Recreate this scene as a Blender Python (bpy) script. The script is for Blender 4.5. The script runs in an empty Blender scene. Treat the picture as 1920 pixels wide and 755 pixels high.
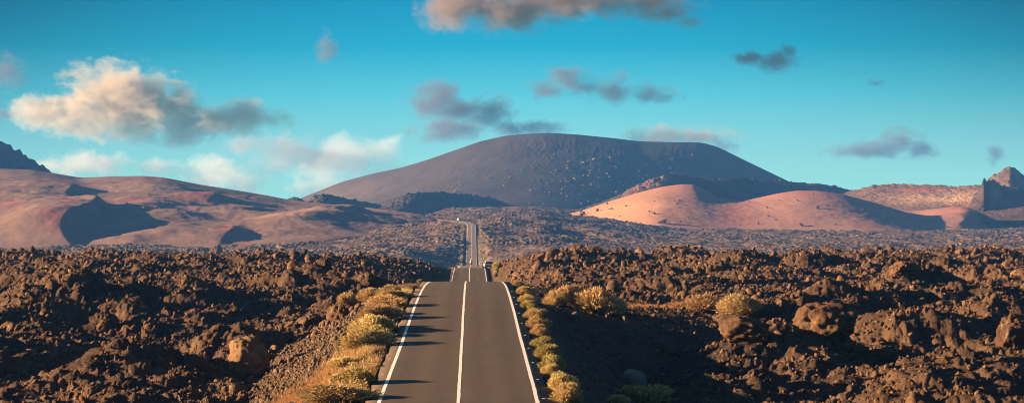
import bpy, bmesh, math, random
import numpy as np
from mathutils import Vector, Matrix

random.seed(7)
RNG = np.random.default_rng(11)
sc = bpy.context.scene
COL = sc.collection
F = 4000.0                       # focal length in photo pixels (1920 wide)
HY = 377.5                       # eye level row
SUN_EL, SUN_BACK = math.radians(11.8), math.radians(3.0)

# ------------------------------------------------------------------ noise
def _h(ix, iy, s):
    h = (ix.astype(np.uint32) * np.uint32(374761393)) ^ (iy.astype(np.uint32) * np.uint32(668265263)) ^ np.uint32((s * 2246822519) & 0xffffffff)
    h = (h ^ (h >> np.uint32(13))) * np.uint32(1274126177)
    h = h ^ (h >> np.uint32(16))
    return (h & np.uint32(0xffffff)).astype(np.float32) / np.float32(0xffffff)

def vn(x, y, s=0):
    """value noise, -1..1"""
    fx, fy = np.floor(x), np.floor(y)
    ix, iy = fx.astype(np.int64).astype(np.int32), fy.astype(np.int64).astype(np.int32)
    u, v = (x - fx).astype(np.float32), (y - fy).astype(np.float32)
    u = u * u * u * (u * (u * 6 - 15) + 10); v = v * v * v * (v * (v * 6 - 15) + 10)
    one = np.int32(1)
    a, b, c, d = _h(ix, iy, s), _h(ix + one, iy, s), _h(ix, iy + one, s), _h(ix + one, iy + one, s)
    return ((a + (b - a) * u) * (1 - v) + (c + (d - c) * u) * v) * 2 - 1

def fbm(x, y, s=0, octv=4, gain=.5, lac=2.03):
    r = np.zeros(np.broadcast(x, y).shape, np.float32); a = 1.0; t = 0
    for i in range(octv):
        ca, sa = math.cos(.7 * i + .4), math.sin(.7 * i + .4)
        r += a * vn(x * ca - y * sa + 17.3 * i, x * sa + y * ca - 9.1 * i, s + i); t += a
        a *= gain; x = x * lac; y = y * lac
    return r / t

def sstep(a, b, x):
    t = np.clip((x - a) / (b - a), 0, 1); return t * t * (3 - 2 * t)

def gsmooth(v, sig):
    k = int(sig * 3) + 1
    w = np.exp(-.5 * (np.arange(-k, k + 1) / sig) ** 2); w /= w.sum()
    return np.convolve(np.pad(v, k, mode='edge'), w, 'valid')

# ------------------------------------------------------------------ road
RD = np.arange(0.0, 1900.0, 1.0)
_rk = np.array([0, .01, .02016, .0234, .0271, .0297, .0319, .0341, .0364, .0395, .043, .047, .05, .06, .07, .08, .091, .097, .105, .112,
                .125, .14, .148, .155, .17, .2, .25, .29, .316, .335, .353, .375, .4, .415, .43, .45, .475]) * F
_rz = np.array([-8.0, -7.8, -7.62, -7.36, -7.06, -6.76, -6.53, -6.36, -6.23, -6.24, -6.5, -7.05, -7.58, -9.9, -12.3, -13.6, -13.72, -13.45, -13.22, -13.9,
                -16.3, -17.62, -18.0, -18.6, -21.6, -27.5, -36, -38.8, -38.4, -34.6, -29.4, -23.8, -19.0, -16.9, -15.5, -17.0, -20.0])
RZ = np.where(RD < 240, gsmooth(np.interp(RD, _rk, _rz), 4.0), gsmooth(np.interp(RD, _rk, _rz), 6.0))
RZ = np.where(RD > 1150, gsmooth(np.interp(RD, _rk, _rz), 18.0), RZ)
RX = -2.03 - .0186 * (RD - 80.6) - np.where(RD > 1610, 8.0 * ((RD - 1610) / 105) ** 2, 0)
def road_z(d): return np.interp(d, RD, RZ)
def road_x(d): return np.interp(d, RD, RX)

# ------------------------------------------------------------------ terrain height
_nd = np.array([0, .02, .028, .036, .041, .045, .06, .075, .09, .1, .115, .15, .2, .25, .3]) * F
_nl = np.array([-10.2, -10.2, -10.3, -10.2, -9.9, -9.6, -9.5, -9.8, -10.2, -10.8, -14, -22, -30, -33.5, -34])
_nr = np.array([-10.6, -11.0, -11.0, -10.8, -9.7, -8.5, -9.1, -9.3, -9.8, -10.5, -14, -22, -28, -31, -32])
_nr2 = np.array([-10.2, -9.9, -9.6, -9.7, -9.6, -9.0, -9.2, -9.3, -9.8, -10.5, -14, -22, -28, -31, -32])
_dd = np.arange(0, 4200.0, 2.0)
NL, NR, NR2 = [gsmooth(np.interp(_dd, _nd, q), 2.5) for q in (_nl, _nr, _nr2)]
_fd = np.array([.2, .25, .3, .35, .4, .45, .5, .6, .7, 1.1]) * F
_fp = np.array([-400, 0, 300, 600, 780, 860, 900, 1000, 1100, 1300, 1500, 1920, 2400.0])
_ft = np.array([
    [-30, -34, -36, -35, -34, -33, -33, -33, -33, -33],
    [-30, -34, -36, -35, -34, -33, -33, -33, -33, -33],
    [-30, -34, -35, -33.5, -32, -31, -30, -28, -28, -30],
    [-30, -34, -34, -31, -28.5, -26, -23, -18, -16, -20],
    [-30, -34, -34, -29.5, -21.5, -17.5, -14.5, -10, -9, -15],
    [-30, -35, -37, -29, -19.4, -15.6, -13, -8.5, -8, -14],
    [-30, -35, -37, -29, -19.4, -15.6, -13, -8, -8, -14],
    [-29, -33, -33, -29.5, -23, -17, -13, -7, -8, -14],
    [-28, -31, -32, -30.5, -27, -22, -18, -12, -11, -16],
    [-28, -31, -32, -31, -29.5, -28.5, -27, -24, -22, -24],
    [-28, -31, -32, -31, -30.5, -30, -29, -27, -26, -28],
    [-28, -31, -32, -31, -30.5, -30, -30, -28, -28, -30],
    [-28, -31, -32, -31, -30.5, -30, -30, -28, -28, -30]])
_FT2 = np.array([gsmooth(np.interp(_dd, _fd, r), 18) for r in _ft])      # dense in d

def far_base(px, d):
    jd = np.clip(d / 2.0, 0, len(_dd) - 2); j = jd.astype(np.int32); fj = jd - j
    ii = np.clip(np.searchsorted(_fp, px) - 1, 0, len(_fp) - 2)
    u = np.clip((px - _fp[ii]) / (_fp[ii + 1] - _fp[ii]), 0, 1); u = u * u * (3 - 2 * u)
    a = _FT2[ii, j] * (1 - fj) + _FT2[ii, j + 1] * fj
    b = _FT2[ii + 1, j] * (1 - fj) + _FT2[ii + 1, j + 1] * fj
    return a * (1 - u) + b * u

# near mounds: photo column, distance/F, height, radius across, radius along
MOUNDS = [(450, .0365, 1.9, 4.5, 5), (250, .031, 1.5, 4, 4), (110, .046, 1.7, 6, 7), (330, .052, 1.4, 9, 7), (40, .0265, .9, 3.5, 3),
          (560, .057, 1.5, 7, 7), (655, .083, 1.7, 9, 10), (765, .086, 1.3, 6, 8), (420, .091, 1.0, 7, 9), (150, .07, 1.3, 9, 9),
          (640, .041, .7, 3, 3), (20, .06, 1.5, 7, 7), (480, .047, -1.3, 6, 6), (330, .0415, -1.0, 6, 5), (160, .0375, -1.0, 5, 5),
          (1450, .0375, 1.6, 5, 5), (1590, .0405, 1.6, 6, 5), (1690, .036, 1.3, 5, 4), (1720, .051, 1.6, 6, 7), (1880, .0375, 2.0, 3.5, 4),
          (1880, .046, 1.4, 5, 6), (1130, .083, .7, 7, 8), (1015, .088, 1.1, 6, 8), (1400, .072, 1.2, 10, 9), (1290, .06, .8, 7, 6),
          (1560, .088, .9, 9, 10), (1780, .08, 1.0, 10, 9), (1600, .031, .9, 4, 3), (1400, .0312, 1.0, 3, 3), (1330, .0335, .8, 3, 3), (1800, .030, -.9, 5, 4),
          (1530, .047, -1.0, 4, 5), (1650, .0445, -.9, 5, 3), (1850, .0555, -.8, 6, 5)]

def ground(px, d, fine=True):
    """terrain height for photo columns px at distance d (arrays); also the zone masks"""
    px = np.asarray(px, float); d = np.asarray(d, float)
    X = (px - 960.0) / F * d
    rx = road_x(d); rz = road_z(d); dx = X - rx; a = np.abs(dx)
    i = np.clip(d / 2.0, 0, len(_dd) - 1)
    left = np.interp(i, np.arange(len(_dd)), NL)
    w2 = sstep(9, 15, dx)
    right = np.interp(i, np.arange(len(_dd)), NR) * (1 - w2) + np.interp(i, np.arange(len(_dd)), NR2) * w2
    side = sstep(-6, 6, dx)
    near = left * (1 - side) + right * side
    tf = sstep(.17 * F, .27 * F, d)
    base = near * (1 - tf) + far_base(px, d) * tf
    nearm = 1 - sstep(380, 520, d)
    off = sstep(5.0, 11.0, a)
    if d.max() > 0:
        for (mp, md, mh, rxx, ryy) in MOUNDS:
            cx, cy = (mp - 960) / F * md * F, md * F
            base = base + 1.25 * mh * np.exp(-(((X - cx) / rxx) ** 2 + ((d - cy) / ryy) ** 2)) * off
    # big undulation of the lava
    big = fbm(X / 14.0, d / 17.0, 3, 3) * 2.3 + fbm(X / 5.2, d / 6.2, 9, 2) * .75
    bigf = fbm(X / 60.0, d / 90.0, 23, 3) * 2.6 + fbm(X / 15.0, d / 24.0, 29, 3) * 1.5
    farm = sstep(450, 1000, d)
    clear = 1 - .5 * np.exp(-((dx - 9) / 6.0) ** 2 - ((d - 136) / 22.0) ** 2)     # the shaded hollow is smoother
    base = base + (big * nearm * clear + bigf * farm * (1 - .55 * sstep(.55 * F, .7 * F, d))) * off
    shoulder = np.where(dx < 0, 4.9, 4.2)
    emb = rz - .12 - np.maximum(a - shoulder, 0) * np.where(dx < 0, .50, .55 - .385 * sstep(.0318 * F, .0352 * F, d) * (1 - sstep(.050 * F, .056 * F, d)))
    cut = rz - .12 + np.maximum(a - shoulder, 0) * np.where(dx < 0, .19, .55)
    z = np.clip(base, emb, cut)
    z = np.where(a < 3.6, rz - .35, np.where(a < 4.0, np.minimum(z, rz - .13), z))
    emb_m = (z <= emb + .03).astype(np.float32) * nearm
    if fine:
        w = np.clip(off * (1 - .65 * emb_m), 0, 1)
        xw = X + .35 * vn(X / 1.3, d / 1.3, 41); yw = d + .35 * vn(X / 1.3 + 7, d / 1.3, 42)
        def bil(s, sd): return np.abs(vn(xw / s, yw / s, sd)) * 2 - .55
        det = .34 * bil(2.6, 51) + .22 * bil(1.25, 52) + .13 * bil(.62, 53) + .07 * bil(.31, 54)
        z = z + det * nearm * w * clear
        z = z + (.05 * vn(X / .5, d / .5, 61) + .03 * vn(X / .2, d / .2, 62)) * sstep(3.95, 4.6, a) * nearm
        detf = .72 * (.7 * np.abs(vn(X / 7.0, d / 9.0, 71)) + .9 * np.abs(vn(X / 3.1, d / 3.8, 72)) + .8 * np.abs(vn(X / 1.5, d / 1.9, 73)) + .4 * vn(X / .8, d / 1.2, 74)) * (.55 + .9 * sstep(-.4, .5, vn(X / 38, d / 50, 75)))
        z = z + detf * farm * off * (1 - .5 * sstep(.55 * F, .7 * F, d))
    return X, z, dx, emb_m, nearm

def hit(px, Y):
    """first point of the terrain met by the sight line through a photo pixel"""
    d = np.concatenate([np.arange(70, 420, .1), np.arange(420, 2400, .8)])
    p = np.full_like(d, float(px))
    X, z, dx, e, n = ground(p, d)
    ray = -(Y - HY) / F * d
    k = np.argmax(z >= ray)
    return Vector((X[k], d[k], z[k]))

def gz(X, d):
    d = np.atleast_1d(np.asarray(d, float)); X = np.atleast_1d(np.asarray(X, float))
    return ground(960 + X / d * F, d)[1]

# ------------------------------------------------------------------ object helpers
def tag(o, label=None, cat=None, group=None, kind=None):
    if label: o['label'] = label
    if cat: o['category'] = cat
    if group: o['group'] = group
    if kind: o['kind'] = kind
    return o

def mesh_np(name, verts, faces, mat, parent=None, smooth=False, nside=4):
    me = bpy.data.meshes.new(name)
    verts = np.ascontiguousarray(verts, np.float32); faces = np.ascontiguousarray(faces, np.int32)
    me.vertices.add(len(verts)); me.vertices.foreach_set('co', verts.ravel())
    me.loops.add(faces.size); me.loops.foreach_set('vertex_index', faces.ravel())
    me.polygons.add(len(faces))
    me.polygons.foreach_set('loop_start', np.arange(0, faces.size, faces.shape[1], dtype=np.int32))
    me.polygons.foreach_set('loop_total', np.full(len(faces), faces.shape[1], np.int32))
    me.update(calc_edges=True)
    if smooth: me.shade_smooth()
    me.materials.append(mat)
    o = bpy.data.objects.new(name, me); COL.objects.link(o)
    if parent: o.parent = parent
    return o

def attr(o, name, vals):
    at = o.data.attributes.new(name, 'FLOAT', 'POINT')
    at.data.foreach_set('value', np.ascontiguousarray(vals, np.float32).ravel())

def grid_faces(nr, nc):
    i = np.arange(nr - 1)[:, None] * nc + np.arange(nc - 1)[None, :]
    return np.stack([i, i + 1, i + 1 + nc, i + nc], -1).reshape(-1, 4)

def from_bm(name, bm, mat, parent=None, smooth=False):
    me = bpy.data.meshes.new(name); bm.to_mesh(me); bm.free()
    if smooth: me.shade_smooth()
    for m in (mat if isinstance(mat, (list, tuple)) else [mat]): me.materials.append(m)
    o = bpy.data.objects.new(name, me); COL.objects.link(o)
    if parent: o.parent = parent
    return o

def empty(name, loc, rz=0):
    o = bpy.data.objects.new(name, None); COL.objects.link(o)
    o.empty_display_size = .3; o.location = loc; o.rotation_euler = (0, 0, rz)
    return o

def copy_tree(o, parent=None):
    c = o.copy(); COL.objects.link(c); c.parent = parent
    for ch in o.children: copy_tree(ch, c)
    return c

def lin(r, g, b):
    f = lambda c: (c / 255 / 12.92) if c / 255 <= .04045 else ((c / 255 + .055) / 1.055) ** 2.4
    return (f(r), f(g), f(b), 1)

# ------------------------------------------------------------------ materials
class NT:
    def __init__(s, name):
        s.m = bpy.data.materials.new(name); s.m.use_nodes = True
        s.t = s.m.node_tree; s.t.nodes.clear(); s.out = s.t.nodes.new('ShaderNodeOutputMaterial')
    def n(s, typ, **kw):
        nd = s.t.nodes.new(typ)
        for k, v in kw.items():
            if k.startswith('i_'):
                key = k[2:]; nd.inputs[int(key) if key.isdigit() else key.replace('_', ' ')].default_value = v
            else: setattr(nd, k, v)
        return nd
    def l(s, a, b): s.t.links.new(a, b)
    def noise(s, vec, scale, detail=4, rough=.6, dist=0):
        nd = s.n('ShaderNodeTexNoise'); nd.inputs['Scale'].default_value = scale
        nd.inputs['Detail'].default_value = detail; nd.inputs['Roughness'].default_value = rough; nd.inputs['Distortion'].default_value = dist
        if vec: s.l(vec, nd.inputs['Vector'])
        return nd.outputs['Fac']
    def ramp(s, fac, stops):
        nd = s.n('ShaderNodeValToRGB'); e = nd.color_ramp.elements
        while len(e) < len(stops): e.new(.5)
        for k, (p, c) in enumerate(stops): e[k].position = p; e[k].color = c if len(c) == 4 else (*c, 1)
        s.l(fac, nd.inputs[0]); return nd.outputs[0]
    def mix(s, fac, a, b, mode='MIX'):
        nd = s.n('ShaderNodeMix', data_type='RGBA', blend_type=mode)
        for v, k in ((fac, 0), (a, 6), (b, 7)):
            if hasattr(v, 'links'): s.l(v, nd.inputs[k])
            else: nd.inputs[k].default_value = v if k == 0 else (v if len(v) == 4 else (*v, 1))
        return nd.outputs[2]
    def math(s, op, a, b=0.0, c=0.0, clamp=False):
        nd = s.n('ShaderNodeMath', operation=op, use_clamp=clamp)
        for k, v in enumerate((a, b, c)):
            if hasattr(v, 'links'): s.l(v, nd.inputs[k])
            else: nd.inputs[k].default_value = v
        return nd.outputs[0]
    def attr(s, name): return s.n('ShaderNodeAttribute', attribute_name=name).outputs['Fac']
    def pos(s): return s.n('ShaderNodeNewGeometry').outputs['Position']
    def obj(s): return s.n('ShaderNodeTexCoord').outputs['Object']
    def rnd(s): return s.n('ShaderNodeObjectInfo').outputs['Random']
    def bump(s, h, strength=.5, dist=.05):
        nd = s.n('ShaderNodeBump'); nd.inputs['Strength'].default_value = strength; nd.inputs['Distance'].default_value = dist
        s.l(h, nd.inputs['Height']); return nd.outputs[0]
    def bsdf(s, col, rough=.9, spec=.2, normal=None, metal=0):
        b = s.n('ShaderNodeBsdfPrincipled')
        if hasattr(col, 'links'): s.l(col, b.inputs['Base Color'])
        else: b.inputs['Base Color'].default_value = col if len(col) == 4 else (*col, 1)
        if hasattr(rough, 'links'): s.l(rough, b.inputs['Roughness'])
        else: b.inputs['Roughness'].default_value = rough
        b.inputs['Specular IOR Level'].default_value = spec; b.inputs['Metallic'].default_value = metal
        if normal: s.l(normal, b.inputs['Normal'])
        s.l(b.outputs[0], s.out.inputs[0]); return b

def mat_ground():
    t = NT('lava ground'); p = t.pos()
    n1 = t.noise(p, .35, 5, .65); n2 = t.noise(p, 3.5, 5, .7); n3 = t.noise(p, .035, 4, .6)
    lava = t.ramp(n1, [(.3, (.032, .020, .014)), (.5, (.070, .042, .028)), (.68, (.120, .069, .042))])
    lava = t.mix(t.math('MULTIPLY', t.ramp(n2, [(.5, (0, 0, 0)), (.72, (1, 1, 1))]), .45), lava, (.15, .095, .058))
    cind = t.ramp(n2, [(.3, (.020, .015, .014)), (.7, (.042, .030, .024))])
    verge = t.ramp(n2, [(.3, (.055, .040, .030)), (.7, (.11, .078, .055))])
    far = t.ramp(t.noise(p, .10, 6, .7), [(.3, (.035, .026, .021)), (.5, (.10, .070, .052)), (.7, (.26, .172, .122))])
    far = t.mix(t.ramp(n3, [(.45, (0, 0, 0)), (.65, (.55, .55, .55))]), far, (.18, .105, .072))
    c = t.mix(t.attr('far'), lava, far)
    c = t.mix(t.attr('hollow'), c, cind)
    c = t.mix(t.attr('emb'), c, t.ramp(n2, [(.32, (.040, .026, .018)), (.7, (.11, .07, .043))]))
    c = t.mix(t.attr('verge'), c, verge)
    h = t.math('ADD', t.noise(p, 9, 6, .75), t.math('MULTIPLY', t.noise(p, 1.2, 5, .7), 2.0))
    t.bsdf(c, .95, .1, t.bump(h, .8, .10)); return t.m

def mat_rock(name, lo, mid, hi, scale=2.2, bd=.06):
    t = NT(name); p = t.pos(); o = t.rnd()
    n1 = t.noise(p, scale, 6, .7); n2 = t.noise(p, scale * 6, 5, .7)
    c = t.ramp(n1, [(.28, lo), (.5, mid), (.72, hi)])
    c = t.mix(t.math('MULTIPLY', o, .6), c, t.ramp(n2, [(.35, lo), (.7, mid)]))
    c = t.mix(t.math('MULTIPLY', t.ramp(t.noise(p, .55, 3, .6), [(.52, (0, 0, 0)), (.66, (1, 1, 1))]), .45), c, (.20, .088, .042))
    c = t.mix(t.math('MULTIPLY', t.ramp(t.noise(p, 1.3, 4, .7), [(.58, (0, 0, 0)), (.68, (1, 1, 1))]), .5), c, (.27, .20, .125))
    t.bsdf(c, .92, .15, t.bump(t.math('ADD', n2, t.math('MULTIPLY', n1, 2)), .9, bd)); return t.m

def mat_hill(name, stops, red=(.30, .065, .045), bumpd=1.2, scale=.02, pale=None, strength=.4):
    t = NT(name); p = t.pos()
    n1 = t.noise(p, scale, 6, .6); n2 = t.noise(p, scale * 14, 5, .65)
    c = t.ramp(n1, stops)
    c = t.mix(t.math('MULTIPLY', n2, .5), c, stops[0][1])
    rm = t.math('MULTIPLY', t.attr('red'), t.ramp(t.noise(p, scale * 5, 4, .6), [(.3, (.3, .3, .3)), (.6, (1, 1, 1))]))
    c = t.mix(rm, c, red)
    if pale: c = t.mix(t.attr('pale'), c, pale)
    t.bsdf(c, .95, .08, t.bump(n2, strength, bumpd)); return t.m

def mat_plain(name, col, rough=.5, spec=.4, metal=0, noise=0.15, scale=6):
    t = NT(name); p = t.obj(); n = t.noise(p, scale, 5, .65)
    lo = tuple(c * (1 - noise) for c in col); hi = tuple(min(1, c * (1 + noise)) for c in col)
    t.bsdf(t.ramp(n, [(.3, lo), (.7, hi)]), rough, spec, t.bump(n, .08, .01), metal); return t.m

def mat_foliage(name, a, b, c):
    t = NT(name); o = t.rnd(); tint = t.attr('tint')
    col = t.ramp(tint, [(.05, a), (.5, b), (.95, c)])
    hsv = t.n('ShaderNodeHueSaturation')
    t.l(t.math('MULTIPLY_ADD', o, .035, .482), hsv.inputs['Hue'])
    t.l(t.math('MULTIPLY_ADD', o, .35, .80), hsv.inputs['Value'])
    t.l(col, hsv.inputs['Color'])
    b1 = t.n('ShaderNodeBsdfDiffuse'); t.l(hsv.outputs[0], b1.inputs[0])
    b2 = t.n('ShaderNodeBsdfTranslucent'); t.l(hsv.outputs[0], b2.inputs[0])
    m = t.n('ShaderNodeMixShader'); m.inputs[0].default_value = .28
    t.l(b1.outputs[0], m.inputs[1]); t.l(b2.outputs[0], m.inputs[2]); t.l(m.outputs[0], t.out.inputs[0])
    return t.m

def mat_asphalt():
    t = NT('asphalt'); p = t.pos()
    n = t.noise(p, 55, 4, .8); n2 = t.noise(p, .22, 4, .6)
    mp = t.n('ShaderNodeMapping'); mp.inputs['Scale'].default_value = (1.6, .03, 1); t.l(p, mp.inputs[0])
    n3 = t.noise(mp.outputs[0], 1.2, 4, .6)
    c = t.ramp(n, [(.25, (.063, .043, .027)), (.55, (.098, .067, .042)), (.8, (.150, .106, .069))])
    c = t.mix(t.math('MULTIPLY', t.ramp(n3, [(.4, (0, 0, 0)), (.65, (1, 1, 1))]), .45), c, (.060, .046, .036))
    c = t.mix(t.math('MULTIPLY', t.ramp(n2, [(.45, (0, 0, 0)), (.7, (1, 1, 1))]), .25), c, (.12, .095, .072))
    # wheel-worn bands along each lane and fine dark joints
    u = t.attr('lane')
    wear = t.math('MULTIPLY', t.math('COSINE', t.math('MULTIPLY_ADD', t.math('ABSOLUTE', u), 4.49, 2.69)), .5)
    c = t.mix(t.math('MULTIPLY', t.math('ADD', wear, .5), .42), c, (.050, .038, .029))
    mp2 = t.n('ShaderNodeMapping'); mp2.inputs['Scale'].default_value = (.5, .045, 1); t.l(p, mp2.inputs[0])
    st = t.ramp(t.noise(mp2.outputs[0], 1.0, 2, .5), [(.60, (0, 0, 0)), (.62, (1, 1, 1))])
    c = t.mix(t.math('MULTIPLY', st, .28), c, (.045, .034, .027))
    ed = t.math('MULTIPLY', t.math('SUBTRACT', t.math('ABSOLUTE', u), 2.7), 1.3, clamp=True)
    c = t.mix(t.math('MULTIPLY', ed, t.ramp(t.noise(p, 3.0, 5, .7), [(.42, (0, 0, 0)), (.6, (.8, .8, .8))])), c, (.135, .095, .065))
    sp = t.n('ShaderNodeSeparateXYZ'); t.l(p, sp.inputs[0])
    far_sunhaze = t.math('MULTIPLY', t.math('SUBTRACT', sp.outputs[1], 455.0), .02, clamp=True)       # paler past the second crest: low sun and haze put into the colour
    c = t.mix(t.math('MULTIPLY', far_sunhaze, .75), c, (.22, .165, .125))
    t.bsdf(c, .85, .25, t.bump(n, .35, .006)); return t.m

def mat_paint():
    t = NT('road paint'); p = t.pos()
    n = t.noise(p, 14, 5, .75)
    c = t.ramp(n, [(.25, (.45, .42, .36)), (.42, (.78, .75, .68)), (.8, (.86, .83, .76))])
    t.bsdf(c, .7, .3); return t.m

M = {}
M['ground'] = mat_ground()
M['lava'] = mat_rock('lava rock', (.032, .020, .0135), (.100, .058, .035), (.245, .150, .088))
M['lava_pale'] = mat_rock('pale lava stone', (.055, .038, .026), (.12, .082, .053), (.22, .16, .105), 1.8)
M['boulder'] = mat_rock('boulder rock', (.034, .020, .013), (.080, .044, .025), (.145, .082, .045), 1.2, .09)
M['boulder_tan'] = mat_rock('orange boulder rock', (.070, .040, .022), (.17, .095, .050), (.27, .16, .085), 1.2, .06)
M['boulder_pale'] = mat_rock('grey boulder rock', (.12, .12, .115), (.19, .185, .175), (.27, .26, .24), 1.2, .04)
M['asphalt'] = mat_asphalt(); M['paint'] = mat_paint()
M['gold'] = mat_foliage('dry golden foliage', (.29, .19, .08), (.45, .32, .14), (.59, .45, .24))
M['green'] = mat_foliage('yellow green foliage', (.20, .17, .055), (.34, .285, .095), (.47, .39, .15))
M['straw'] = mat_foliage('dry straw', (.24, .12, .05), (.38, .205, .085), (.50, .32, .15))
M['farshrub'] = mat_foliage('far shrub foliage', (.26, .21, .13), (.36, .30, .20), (.46, .39, .27))
M['darkshrub'] = mat_foliage('dark shrub foliage', (.07, .045, .03), (.12, .08, .05), (.18, .13, .08))
M['twig'] = mat_plain('grey brown twig', (.13, .095, .065), .9, .1)

# ------------------------------------------------------------------ ground sheet
def build_ground():
    pin = np.arange(-60, 1981, 1.75)
    lo = -60 - np.cumsum(np.geomspace(2.2, 28, 60)); hi = pin[-1] + np.cumsum(np.geomspace(2.2, 28, 60))
    px = np.concatenate([lo[::-1], pin, hi])
    rows = [30.0]
    while rows[-1] < 3700:
        d = rows[-1]
        st = .006 if d < 72 else .00155 if d < 300 else .0019 if d < 440 else .006 if d < 1050 else .0013 if d < 1800 else .0035 if d < 2400 else .03
        rows.append(d * (1 + st))
    d = np.array(rows)
    P, D = np.meshgrid(px, d)
    X, z, dx, emb, nearm = ground(P, D)
    a = np.abs(dx)
    V = np.stack([X, D, z], -1).reshape(-1, 3)
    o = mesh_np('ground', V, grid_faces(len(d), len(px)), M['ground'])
    tag(o, kind='structure')
    n = fbm(X / 1.7, D / 1.7, 90, 3) * .8
    attr(o, 'verge', np.clip(1 - sstep(4.6, 6.2, a + n), 0, 1) * .9)
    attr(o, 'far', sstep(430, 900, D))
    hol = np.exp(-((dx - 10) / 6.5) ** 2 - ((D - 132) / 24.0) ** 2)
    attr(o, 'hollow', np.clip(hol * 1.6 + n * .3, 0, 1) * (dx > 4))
    attr(o, 'emb', emb * np.clip(.8 + n, 0, 1))
    print('ground', V.shape)
build_ground()

# ------------------------------------------------------------------ road
def ribbon(name, mat, u0, u1, d0, d1, lift, parent=None, thick=0.0, wob=0.0, cols=2):
    d = [d0]
    while d[-1] < d1: d.append(d[-1] + max(.4, d[-1] * .004))
    d = np.array(d); cx = road_x(d); cz = road_z(d)
    us = np.linspace(u0, u1, cols)
    rowsV = []
    def z_at(u): return cz + .045 * (1 - (np.abs(u) / 3.4) ** 2) + lift
    cross = []
    for u in us:
        w = (wob * vn(d / .9, np.full_like(d, u * 9.0), 5) + wob * vn(d / 4.1, np.full_like(d, u * 3.0), 6)) * (1.0 if wob < .05 else (abs(u) > 3.4))
        cross.append(np.stack([cx + u + w, d, z_at(u)], -1))
    if thick:
        L = np.stack([cx + u0 - .12, d, z_at(u0) - thick], -1); R = np.stack([cx + u1 + .12, d, z_at(u1) - thick], -1)
        cross = [L] + cross + [R]; us = np.concatenate([[u0], us, [u1]])
    V = np.stack(cross, 1)
    nc = V.shape[1]
    o = mesh_np(name, V.reshape(-1, 3), grid_faces(len(d), nc), mat, parent)
    attr(o, 'lane', np.tile(us, (len(d), 1)))
    return o
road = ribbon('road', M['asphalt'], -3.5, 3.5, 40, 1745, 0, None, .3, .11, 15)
tag(road, kind='structure')
ribbon('centre_line', M['paint'], -.065, .065, 40, 1744, .005, road, 0, .008)
ribbon('edge_line', M['paint'], -3.08, -2.93, 40, 1744, .005, road, 0, .008)
ribbon('edge_line', M['paint'], 2.93, 3.08, 40, 1744, .005, road, 0, .008)

# ------------------------------------------------------------------ hills
def prof(pts, sm=7):
    pts = np.array(pts, float)
    x = np.arange(pts[0, 0], pts[-1, 0] + 1, 1.0)
    return x, gsmooth(np.interp(x, pts[:, 0], pts[:, 1]), sm)

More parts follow.
